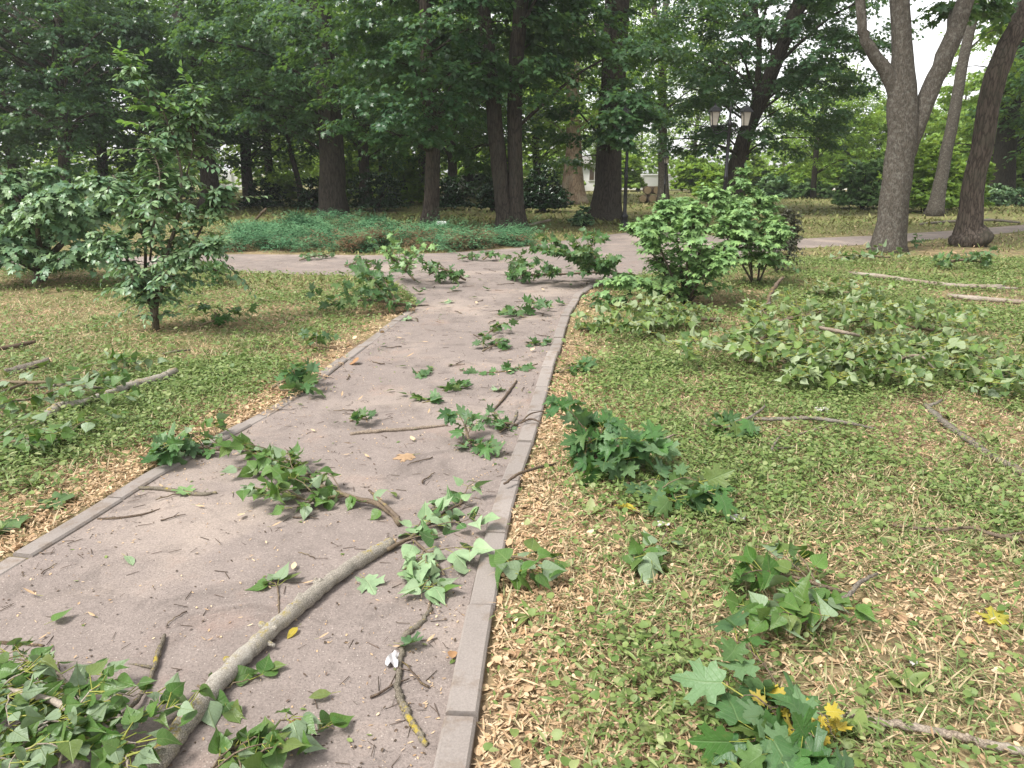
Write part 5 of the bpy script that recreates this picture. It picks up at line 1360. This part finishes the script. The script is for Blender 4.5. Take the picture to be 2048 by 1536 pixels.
fallen("curled maple sprig with one leaf standing up, alone on the mid path", [[(700, 842, .002, 4), (715, 838, .03, 4), (735, 838, .03, 3)]], 'maple', .105, 8, .08, .05, twigs=2, flip=.1, seed=136, group=MG, start=0, upright=.3)
fallen("dark green maple sprig resting on the grass-side kerb", [[(545, 775, .03, 5), (570, 760, .07, 5), (595, 752, .06, 3)], [(560, 780, .03, 4), (595, 780, .03, 3)]], 'maple', .15, 20, .16, .08, twigs=5, flip=.12, seed=137, group=MG, start=0)
fallen("blue-green maple leaves on the litter outside the kerb at mid distance", [[(1120, 745, .01, 4), (1140, 735, .03, 4), (1160, 730, .02, 3)]], 'maple', .15, 9, .12, .03, twigs=3, flip=.05, seed=138, group=MG, start=0)
fallen("pale crumpled maple leaf flat on the path beyond the standing sprig", [[(845, 806, .002, 3), (865, 800, .006, 3), (885, 796, .004, 2)]], 'maple', .125, 6, .06, .015, twigs=1, flip=.7, seed=139, group=MG, start=0)
fallen("small sprig of half-turned maple leaves beyond the pale crumpled one", [[(885, 782, .002, 3), (905, 775, .01, 3), (925, 770, .01, 2)]], 'maple', .11, 8, .08, .03, twigs=2, flip=.4, seed=140, group=MG, start=0)
fallen("tiny maple sprig with a dark stalk on the path, level with the dark kerb sprig", [[(828, 742, .002, 3), (842, 748, .01, 3), (855, 742, .01, 2)]], 'maple', .11, 6, .06, .03, twigs=2, flip=.4, seed=141, group=MG, start=0)
fallen("dark maple sprig lying in the middle of the path", [[(965, 702, .005, 3), (985, 692, .03, 3), (1000, 690, .02, 2)]], 'maple', .13, 13, .12, .05, twigs=4, flip=.1, seed=142, group=MG, start=0)
fallen("yellow-green maple sprig on the path beyond the dark one", [[(970, 672, .005, 3), (985, 660, .05, 3), (995, 655, .04, 2)]], 'maple', .13, 10, .12, .08, twigs=3, flip=.5, seed=143, group=MG, start=0)
fallen("large fresh maple sprig with upright leaf on the path near the kerb's bend", [[(1040, 625, .01, 4), (1070, 615, .07, 4), (1092, 605, .09, 3)], [(1000, 625, .01, 3), (1040, 624, .03, 3)]], 'maple', .15, 22, .2, .12, twigs=6, flip=.4, seed=144, group=MG, start=0)
fallen("flat maple leaves beside the kerb, level with the dark mid-path sprig", [[(1050, 690, .002, 2), (1070, 687, .01, 2), (1085, 685, .01, 2)]], 'maple', .11, 8, .1, .02, twigs=2, flip=.4, seed=145, group=MG, start=0)
fallen("scatter of leaves on a long thin twig toward the kerb at mid path", [[(1075, 728, .002, 3), (1035, 738, .003, 3), (985, 745, .004, 3), (920, 742, .003, 2)]], 'maple', .085, 16, .12, .03, twigs=4, flip=.4, seed=146, group=MG, start=0)
fallen("upright yellowish fresh sapling top lying where the paths meet", [[(830, 560, .03, 4), (800, 530, .2, 4), (780, 512, .38, 3), (772, 500, .5, 2)], [(810, 545, .1, 3), (815, 530, .3, 3), (822, 525, .35, 2)]], 'maple', .11, 120, .38, .35, twigs=16, flip=.25, seed=147, group=MG, start=0, upright=.5, mats='bush')
fallen("dark maple bough lying across the grass at the bend of the kerb", [[(830, 612, .03, 6), (780, 605, .12, 5), (720, 600, .15, 4), (660, 610, .08, 3)], [(790, 600, .1, 4), (775, 575, .22, 3), (770, 560, .28, 2)]], 'maple', .15, 120, .5, .25, twigs=16, flip=.12, seed=148, group=MG, start=0, upright=.2)
fallen("arched maple sprig at the crossing of the paths", [[(930, 560, .02, 4), (905, 545, .15, 4), (880, 538, .2, 3), (858, 550, .1, 2)]], 'maple', .15, 40, .35, .16, twigs=7, flip=.12, seed=149, group=MG, start=0)
fallen("big dark maple bough piled across the path in front of the bright bush", [[(1270, 550, .05, 4), (1200, 545, .12, 4), (1130, 548, .1, 4), (1060, 550, .12, 4), (1015, 548, .05, 3)], [(1180, 535, .2, 6), (1140, 512, .4, 5), (1110, 505, .45, 3)], [(1220, 540, .2, 6), (1190, 515, .4, 4), (1165, 505, .45, 3)]], 'maple', .15, 380, .5, .30, twigs=36, flip=.06, seed=150, group=MG, start=0, upright=.1)
fallen("small green sprigs at the juniper edge of the cross path", [[(600, 520, .02, 3), (630, 512, .06, 3), (660, 512, .04, 2)]], 'maple', .12, 24, .3, .1, twigs=6, flip=.4, seed=151, group=MG, start=0)
fallen("flat green sprig in the middle of the cross path", [[(690, 532, .02, 3), (715, 525, .06, 3), (740, 524, .04, 2)]], 'maple', .13, 22, .25, .08, twigs=5, flip=.15, seed=152, group=MG, start=0)
fallen("pale green sprig by the twin trunks' end of the cross path", [[(915, 518, .02, 3), (930, 514, .06, 3), (945, 516, .04, 2)]], 'maple', .13, 14, .2, .08, twigs=4, flip=.6, seed=153, group=MG, start=0)
fallen("green sprig on the cross path between the pale one and the big bough", [[(965, 520, .02, 3), (980, 510, .1, 3), (990, 508, .1, 2)]], 'maple', .13, 18, .2, .12, twigs=4, flip=.2, seed=154, group=MG, start=0)
fallen("dark leaf tuft lying beneath the tall sapling's far boughs", [[(480, 560, .03, 4), (440, 545, .15, 4), (420, 535, .25, 3)]], 'maple', .15, 44, .4, .22, twigs=8, flip=.1, seed=155, group=MG, start=0, upright=.2)
fallen("maple sprigs in the grass between the sapling and the kerb", [[(640, 700, .02, 3), (632, 685, .08, 3), (640, 672, .1, 2)]], 'maple', .12, 12, .14, .1, twigs=3, flip=.2, seed=156, group=MG, start=0)
fallen("low maple sprig in the litter just outside the bend of the kerb", [[(1170, 612, .01, 3), (1190, 605, .05, 3), (1215, 606, .04, 2)]], 'maple', .14, 18, .25, .06, twigs=4, flip=.1, seed=157, group=MG, start=0)
fallen("leafy maple sprig behind the kerb, before the poplar heap's edge", [[(1160, 655, .01, 3), (1180, 648, .05, 3), (1210, 650, .04, 2)]], 'maple', .12, 20, .22, .06, twigs=4, flip=.3, seed=158, group=MG, start=0)
# the great poplar heap
HGp = "great heap of fallen poplar boughs in the grass"
fallen("poplar bough at the kerb end of the great leaf heap", [[(1440, 640, 0.063, 8), (1370, 640, 0.084, 7), (1310, 650, 0.073, 5), (1235, 662, 0.042, 3)]], 'poplar', .08, 494, .6, .2, twigs=22, flip=.22, seed=161, group=HGp, start=0, mess=1.1, mats='poplar_heap', petiole=.95)
fallen("poplar bough with a dark upright snag, central in the great leaf heap", [[(1500, 690, 0.052, 12), (1540, 650, 0.105, 11), (1575, 640, 0.147, 9), (1640, 625, 0.158, 6), (1700, 615, 0.132, 4)], [(1540, 665, 0.105, 9), (1510, 690, 0.132, 7), (1480, 705, 0.132, 5)]], 'poplar', .08, 579, .7, .17, twigs=32, flip=.22, seed=162, group=HGp, start=0, mess=1.1, mats='poplar_heap', petiole=.95)
fallen("pale-leaved poplar bough along the near edge of the great leaf heap", [[(1480, 720, 0.026, 10), (1560, 725, 0.078, 10), (1640, 715, 0.105, 8), (1740, 720, 0.095, 6), (1800, 735, 0.052, 4)], [(1600, 720, 0.078, 8), (1660, 750, 0.052, 6), (1710, 760, 0.032, 4)]], 'poplar', .08, 773, .6, .2, twigs=40, flip=.26, seed=163, group=HGp, start=0, mess=1.1, mats='poplar_heap', petiole=.95)
fallen("poplar bough spreading from the great heap toward the pale fallen poles", [[(1640, 640, 0.078, 9), (1720, 640, 0.126, 8), (1800, 650, 0.126, 6), (1890, 665, 0.095, 4)]], 'poplar', .08, 469, .7, .21, twigs=28, flip=.26, seed=164, group=HGp, start=0, mess=1.1, mats='poplar_heap', petiole=.95)
fallen("outermost poplar bough of the great heap, thin and flat in the grass", [[(1760, 690, 0.042, 8), (1840, 690, 0.084, 7), (1920, 705, 0.084, 6), (2010, 730, 0.042, 4)], [(1850, 700, 0.063, 6), (1900, 740, 0.042, 4), (1960, 760, 0.026, 3)]], 'poplar', .08, 523, .7, .17, twigs=32, flip=.22, seed=165, group=HGp, start=0, mess=1.1, mats='poplar_heap', petiole=.95)
fallen("thin leafy rim of poplar twigs behind the great heap, near the forked trunk", [[(1600, 590, 0.021, 5), (1680, 585, 0.052, 5), (1760, 590, 0.042, 3)]], 'poplar', .08, 178, .5, .16, twigs=14, flip=.22, seed=166, group=HGp, start=0, mess=1.1, mats='poplar_heap', petiole=.95)
stick("dark snag poking up out of the great poplar heap", [(1528, 640, .02, 7.0), (1532, 615, .12, 7.7), (1540, 590, .24, 6.3), (1556, 565, .36, 5.6), (1566, 555, .42, 3.5)], 'stick', seed=171, knots=2)
stick("bare pale stem rising from the near side of the poplar heap", [(1500, 645, .05, 7), (1520, 628, .16, 7), (1540, 605, .26, 5)], 'stick_grey', seed=172)
for k, (lab, px, bk) in enumerate((
    ("bare twig slanting out of the poplar heap's near edge", [(1775, 755, .02, 5), (1795, 730, .12, 5), (1805, 712, .16, 3)], 'stick_grey'),
    ("broken stem lying on the leaves of the poplar heap", [(1640, 655, .3, 6), (1690, 665, .32, 6), (1720, 672, .28, 4)], 'stick_pale'),
    ("pale twig along the top of the poplar heap's far end", [(1800, 718, .14, 5), (1840, 712, .2, 5), (1870, 740, .1, 4)], 'stick_pale'))):
    stick(lab, px, bk, seed=173 + k)
# fallen poles and sticks in the grass
stick("long grey pole slanting through the weeds at the park's open side", [(1850, 808, .02, 8.7), (1880, 838, .015, 12.4), (1930, 875, .01, 12.4), (1990, 915, .008, 13.6), (2060, 952, .008, 14.9), (2120, 985, .008, 14.9)], 'stick_grey', knots=4, seed=181, forks=[[(1858, 812, .03, 8), (1872, 806, .05, 7), (1884, 800, .06, 4)]])
stick("long arched thin stick in the weeds between the maple clump and grey pole", [(1500, 838, .02, 6), (1560, 838, .04, 8), (1620, 836, .05, 8), (1690, 845, .04, 7), (1752, 858, .01, 5)], 'stick_grey', seed=182, knots=2)
stick("pale broken twig below the long arched stick", [(1560, 875, .01, 4), (1600, 868, .03, 5), (1655, 852, .02, 4)], 'stick_pale', seed=183)
stick("thin twig standing in the weeds above the maple clump", [(1470, 845, .01, 6), (1500, 835, .04, 6), (1530, 812, .07, 4)], 'stick_grey', seed=184)
stick("short forked twig in the weeds below the arched stick", [(1536, 918, .005, 4), (1545, 895, .04, 5), (1560, 872, .06, 4)], 'stick_grey', seed=185, forks=[[(1520, 895, .02, 4), (1570, 896, .03, 4), (1615, 890, .01, 3)]])
stick("twig at the edge of the large maple clump", [(1290, 890, .02, 5), (1320, 882, .05, 6), (1350, 868, .06, 4)], 'stick_pale', seed=186)
stick("long pale fallen pole in front of the forked trunk", [(1700, 546, .02, 6.8), (1760, 553, .03, 9.0), (1850, 565, .02, 8.2), (1940, 573, .02, 9.0), (2010, 572, .04, 6.0)], 'stick_pale', seed=187, knots=3, forks=[[(1940, 573, .03, 8), (2000, 576, .02, 7), (2034, 577, .01, 5)]])
stick("whitish peeled pole lying nearer than the other pale pole", [(1893, 590, .02, 7.5), (1940, 596, .025, 9.8), (1990, 600, .02, 9.8), (2060, 606, .015, 9.8), (2120, 612, .01, 9.0)], 'stick_pale', seed=188, knots=2)
stick("dark thin branch arching in the weeds at the near corner", [(1760, 1045, .01, 5), (1820, 1055, .03, 7), (1880, 1060, .03, 7), (1940, 1055, .05, 6), (1990, 1070, .04, 8), (2070, 1085, .01, 10)], 'stick', seed=189, forks=[[(1990, 1075, .03, 6), (2030, 1068, .04, 5), (2080, 1060, .03, 4)]])
stick("pale curved pole in the weeds at the near corner beside yellow leaves", [(1670, 1425, .02, 10), (1740, 1440, .02, 14), (1830, 1455, .02, 16), (1900, 1470, .015, 17), (1980, 1490, .01, 18), (2080, 1510, .01, 18)], 'stick_pale', seed=190, knots=3)
stick("crooked short stick among the dark poplar leaves in the weeds", [(1650, 1200, .02, 8), (1690, 1195, .05, 9), (1720, 1165, .07, 9), (1755, 1148, .05, 6)], 'stick_grey', seed=191)
stick("thick lichened pole slanting through the grass by the leafy shrub's side of the path", [(62, 853, .01, 12.8), (95, 830, .02, 17.6), (120, 815, .025, 18.4), (180, 802, .025, 16.0), (250, 775, .03, 16.0), (310, 758, .04, 15.2), (352, 742, .05, 13.6)], 'log', seed=192, knots=4)
stick("thick grey stub with a pale broken end in the grass", [(10, 745, .01, 14.2), (50, 735, .025, 15.0), (98, 722, .05, 15.0)], 'stick_grey', seed=193, cut=True, name="fallen_stub")
stick("dark pole end at the outer edge of the grass, above the grey stub", [(-40, 704, .01, 8.2), (20, 694, .03, 9.0), (72, 683, .05, 6.8)], 'stick', seed=194)
stick("thin straight dark stick in the grass meeting the thick lichened pole", [(-40, 826, .02, 6), (30, 830, .03, 8), (88, 830, .03, 7)], 'stick_grey', seed=195)
stick("arched thin twig over the leaves behind the thick lichened pole", [(72, 777, .03, 4), (120, 770, .08, 6), (175, 773, .08, 6), (215, 778, .04, 5)], 'stick_grey', seed=196)
stick("short pale twig in the grass between the stub and the kerb", [(325, 708, .01, 4), (350, 703, .03, 5), (380, 700, .02, 3)], 'stick_grey', seed=197)
stick("thin branch leaning in the shade behind the sapling, over the dark lawn", [(505, 447, .02, 3), (520, 430, .3, 4), (532, 418, .5, 3)], 'stick', seed=198)
stick("grey pole lying in the far grass behind the burl tree", [(1840, 448, .02, 4), (1900, 443, .05, 5), (1980, 440, .1, 5), (2040, 445, .05, 4)], 'stick_grey', seed=199)
stick("pale fallen pole by the path, behind the twin-stemmed tree's foot", [(1050, 452, .02, 4), (1075, 446, .05, 5), (1100, 440, .08, 4)], 'stick_pale', seed=200)
# leafy pieces in the weeds on the open side
WG = "leafy pieces fallen in the weeds"
fallen("dark poplar leaf cluster lying in the weeds at the near corner", [[(1700, 1190, .03, 8), (1640, 1170, .08, 7), (1560, 1150, .08, 5), (1490, 1160, .05, 3)], [(1640, 1180, .06, 6), (1620, 1220, .08, 5), (1610, 1260, .04, 3)]], 'poplar', .085, 90, .22, .06, twigs=12, flip=.2, seed=211, group=WG, start=0)
fallen("blue-dark poplar leaves on the litter touching the near kerb", [[(1000, 1112, .03, 5), (1040, 1115, .06, 5), (1090, 1130, .05, 4)], [(1050, 1120, .05, 4), (1070, 1150, .04, 3)]], 'poplar', .10, 19, .14, .05, twigs=4, flip=.3, seed=212, group=WG, start=0)
fallen("large maple leaves with a yellowing sprig at the near corner", [[(1640, 1470, .03, 7), (1580, 1445, .08, 6), (1520, 1460, .06, 4)], [(1600, 1460, .05, 6), (1560, 1400, .10, 5), (1550, 1360, .10, 3)]], 'maple', .16, 20, .15, .10, twigs=5, flip=.1, seed=213, group=WG, start=0)
fallen("bright yellow leaf sprig lying against the large near maple leaves", [[(1660, 1430, .04, 4), (1625, 1440, .08, 4), (1600, 1455, .08, 3)]], 'maple', .062, 20, .10, .06, twigs=6, flip=.3, seed=214, group=WG, start=0, mats='yellow')
fallen("maple leaves cut off by the near corner, beyond the yellow sprig", [[(1700, 1520, .04, 5), (1660, 1510, .07, 5), (1640, 1540, .05, 3)]], 'maple', .15, 10, .12, .06, twigs=3, flip=.1, seed=215, group=WG, start=0)
fallen("dark poplar sprig low in the weeds between the kerb and clover", [[(1250, 1110, .02, 5), (1290, 1100, .05, 5), (1335, 1095, .04, 3)]], 'poplar', .09, 20, .16, .05, twigs=4, flip=.2, seed=216, group=WG, start=0)
fallen("broad green leaves in the weeds above the maple clump", [[(1390, 850, .02, 5), (1430, 850, .06, 5), (1500, 870, .04, 4)]], 'maple', .17, 12, .2, .06, twigs=3, flip=.1, seed=217, group=WG, start=0)
fallen("fresh green maple sprig in the open grass before the burl tree", [[(1880, 530, .02, 5), (1920, 520, .15, 5), (1975, 525, .1, 3)]], 'maple', .14, 70, .45, .2, twigs=12, flip=.25, seed=218, group=WG, start=0)
fallen("pale poplar twig lying at the forked trunk's foot", [[(1660, 520, .02, 4), (1720, 510, .1, 4), (1780, 515, .08, 3)]], 'poplar', .12, 60, .5, .16, twigs=9, flip=.5, seed=219, group=WG, start=0)
fallen("small leafy sprig on the far path behind the forked trunk", [[(1790, 492, .02, 3), (1815, 484, .1, 3), (1840, 484, .06, 2)]], 'maple', .13, 22, .3, .14, twigs=5, flip=.2, seed=220, group=WG, start=0)
fallen("mat of poplar leaves in the grass around the thick lichened pole", [[(-40, 760, .05, 6), (60, 765, .08, 6), (150, 760, .08, 5), (240, 755, .05, 3)], [(-40, 800, .06, 6), (40, 800, .08, 5), (110, 795, .08, 3)]], 'poplar', .09, 130, .5, .13, twigs=16, flip=.4, seed=221, group=WG, start=0)
fallen("poplar leaves in the grass below the thick lichened pole", [[(-30, 890, .05, 5), (50, 880, .08, 5), (130, 880, .05, 3)]], 'poplar', .085, 60, .4, .10, twigs=8, flip=.3, seed=222, group=WG, start=0)
fallen("maple leaf sprig in the shade under the sapling", [[(400, 650, .02, 4), (430, 640, .08, 4), (455, 630, .06, 3)]], 'maple', .14, 22, .3, .10, twigs=5, flip=.1, seed=223, group=WG, start=0)
fallen("leaf cluster at the grey pole in the open weeds", [[(1900, 760, .03, 4), (1960, 770, .06, 4), (2020, 790, .05, 3)]], 'poplar', .10, 40, .35, .10, twigs=6, flip=.35, seed=224, group=WG, start=0)

# ---------------------------------------------------------------- single leaves, twigs and scraps
def one_leaf(name, label, px, size, tname, matn, rg, group=None, cat="leaf", hgt=.011, flip=False, az=None, tip=.1):
    p = G(*px); z = .0085 if inside(np.array([p[0]]), np.array([p[1]]))[0] else .02
    L = Leaves(True); a = rg.uniform(0, 6.283) if az is None else az
    nr = np.array([rg.normal(0, .25), rg.normal(-.1, .25), -1.0 if flip else 1.0])
    L.add(tname, [(0, 0, hgt)], [(math.cos(a), math.sin(a), tip)], nr, size, None, 0)
    L.add("stalk", [(0, 0, hgt)], [(-math.cos(a), -math.sin(a), -.02)], (0, 0, 1), size * .4, None, 1, .05)
    o = L.build(name, [M[matn], M['stalk']], None, (0, 0, 0), int(rg.integers(1e6)), zmin=0)
    o.location = (p[0], p[1], z)
    return tag(o, label, cat, group)
rg = np.random.default_rng(300)
one_leaf("maple_leaf", "single blue-green maple leaf on the litter at the grass-side kerb", (140, 1000), .17, "maple", 'maple', rg)
one_leaf("maple_leaf", "dark maple leaf lying in the near grass by the frame's edge of the kerb", (38, 1045), .16, "maple", 'maple', rg)
one_leaf("fallen_leaf", "yellow oval leaf on the near path beside the thick pole", (596, 1264), .055, "ovate", 'yellow', rg)
one_leaf("fallen_leaf", "dry orange-tan leaf curled on the near path below the pole", (615, 1472), .055, "round", 'brown_leaf', rg)
one_leaf("fallen_leaf", "yellow maple leaf standing out in the far weeds of the near corner", (2008, 1255), .085, "maple", 'yellow', rg)
one_leaf("fallen_leaf", "yellow-green leaf in the weeds under the maple clump's trailing leaves", (1275, 1035), .12, "ovate", 'yellow', rg)
one_leaf("fallen_leaf", "reddish curled leaf on the kerb-side path at mid distance", (705, 728), .09, "round", 'brown_leaf', rg)
one_leaf("fallen_leaf", "pale green leaf with a long stalk on the near path beside the thin curved stick", (375, 994), .10, "maple", 'poplar_pale', rg)
one_leaf("fallen_leaf", "small pale two-lobed leaf on the near path's middle", (252, 1120), .08, "ovate", 'poplar_pale', rg)
one_leaf("fallen_leaf", "green leaf on a small twig at the near path, just above the dark straight stick", (108, 1252), .07, "poplar", 'poplar', rg)
one_leaf("fallen_leaf", "dark wedge-shaped leaf fragment on the path below the thick pole", (545, 1345), .05, "poplar", 'poplar', rg)
one_leaf("fallen_leaf", "brown curled leaf fragment against the near kerb", (905, 1327), .05, "chip", 'brown_leaf', rg)
one_leaf("fallen_leaf", "small orange-brown leaf in the clover before the poplar heap", (1312, 733), .08, "round", 'brown_leaf', rg)
one_leaf("fallen_leaf", "pale dry maple leaf turned over in the middle of the mid path", (825, 916), .11, "maple", 'litter', rg)
def scrap(label, px, pts, matn, name="paper_scrap", cat="litter", h=.02):
    p = G(*px); rgs = np.random.default_rng(int(px[0]))
    n = 9; V = []
    for j in range(n):
        for i in range(n):
            u, v = i / (n - 1) - .5, j / (n - 1) - .5
            r = 1 - .25 * math.sin(3 * math.atan2(v, u) + px[0])
            V.append((u * pts[0] * r, v * pts[1] * r, h * (.25 + .5 * abs(math.sin(u * 5 + v * 3)) + .3 * rgs.random())))
    s = Solid(); s.add(V, [(j * n + i, j * n + i + 1, (j + 1) * n + i + 1, (j + 1) * n + i) for j in range(n - 1) for i in range(n - 1)])
    V2 = [(x, y, z - .0015) for x, y, z in V]; s.add(V2, [(j * n + i, (j + 1) * n + i, (j + 1) * n + i + 1, j * n + i + 1) for j in range(n - 1) for i in range(n - 1)])
    o = s.build(name, M[matn]); o.location = (p[0], p[1], .008)
    return tag(o, label, cat)
scrap("crumpled cloudy plastic scrap beside the curved stick on the near path", (786, 1330), (.035, .065), 'plastic', "plastic_scrap", h=.022)
scrap("crumpled pinkish-white paper scrap in the weeds beyond the near kerb", (1474, 1048), (.075, .05), 'paper', h=.035)
scrap("white paper scrap beside the long arched stick in the weeds", (1643, 831), (.08, .06), 'paper', h=.05)
scrap("small white scrap among the clover below the maple clump's leaves", (1325, 1055), (.05, .04), 'paper', h=.02)
scrap("tiny white scrap in the weeds of the near corner", (1826, 1335), (.022, .018), 'paper', h=.015)
# small loose leaves and twigs one could count on the path
def path_spots(n, y0, y1, seed):
    r = np.random.default_rng(seed); out = []
    while len(out) < n:
        y = (y0 ** 1.0 + r.random() * (y1 - y0)); x = r.uniform(-3, 2)
        a = np.array([x]), np.array([y])
        if inside(*a)[0] and edge_d(*a)[0] > .05: out.append((x, y))
    return out
protos_leaf = []
for k, (tn, mn, sz) in enumerate((("ovate", 'poplar', .05), ("maple", 'poplar_pale', .075), ("maple", 'maple', .08), ("poplar", 'poplar', .05))):
    protos_leaf.append(one_leaf("loose_leaf", "small loose green leaf lying by itself on bare path", (800, 1000 + k), sz, tn, mn, rg, "small loose green leaves on the path"))
protos_dry = [one_leaf("dry_leaf", "small pale dry leaf curled on bare path", (800, 1010 + k), .045, tn, 'litter', rg, "small dry leaves on the path") for k, tn in enumerate(("bract", "ovate", "bract"))]
protos_twig = []
for k in range(4):
    s = Solid(); r = np.random.default_rng(400 + k); n = 7; ln = r.uniform(.08, .2)
    q = np.stack([np.linspace(-ln / 2, ln / 2, n), np.cumsum(r.normal(0, .005, n)), np.full(n, .004) + r.random(n) * .003], 1)
    s.tube(q, np.linspace(.0035, .0016, n), 5, r, .15)
    if k % 2: s.tube([q[3], q[3] + np.array([.03, .025, .006])], [.0022, .001], 4)
    o = s.build("loose_twig", M['stick'])
    tag(o, "short thin dark twig lying loose on bare path", "twig", "short loose twigs on the path"); protos_twig.append(o)
def strew(protos, spots, seed, z=.0075, smin=.7, smax=1.3):
    r = np.random.default_rng(seed)
    for i, (x, y) in enumerate(spots):
        p = protos[i % len(protos)]
        o = p if i < len(protos) else p.copy()
        if i >= len(protos): COL.objects.link(o)
        sc = r.uniform(smin, smax) * (1 + .04 * y)
        o.location = (x, y, z); o.rotation_euler = (0, 0, r.uniform(0, 6.283)); o.scale = (sc, sc, sc)
strew(protos_leaf, path_spots(46, 1.7, 12.5, 1), 1)
strew(protos_dry, path_spots(60, 1.7, 10, 2), 2)
strew(protos_twig, path_spots(70, 1.7, 12.5, 3), 3)

# ---------------------------------------------------------------- thin haze, added for slight far fading and to lift dark tones
hm = bpy.data.materials.new("thin_haze"); hm.use_nodes = True
hn = hm.node_tree.nodes; hn.remove(hn["Principled BSDF"])
pv = hn.new("ShaderNodeVolumePrincipled")
pv.inputs["Color"].default_value = (.93, .96, .97, 1); pv.inputs["Density"].default_value = .0009; pv.inputs["Anisotropy"].default_value = .3
hm.node_tree.links.new(pv.outputs[0], hn["Material Output"].inputs["Volume"])
s = Solid(); s.box((0, 270, 8.5), (900, 740, 19)); hz = s.build("haze", hm, smooth=False); tag(hz, kind="stuff")
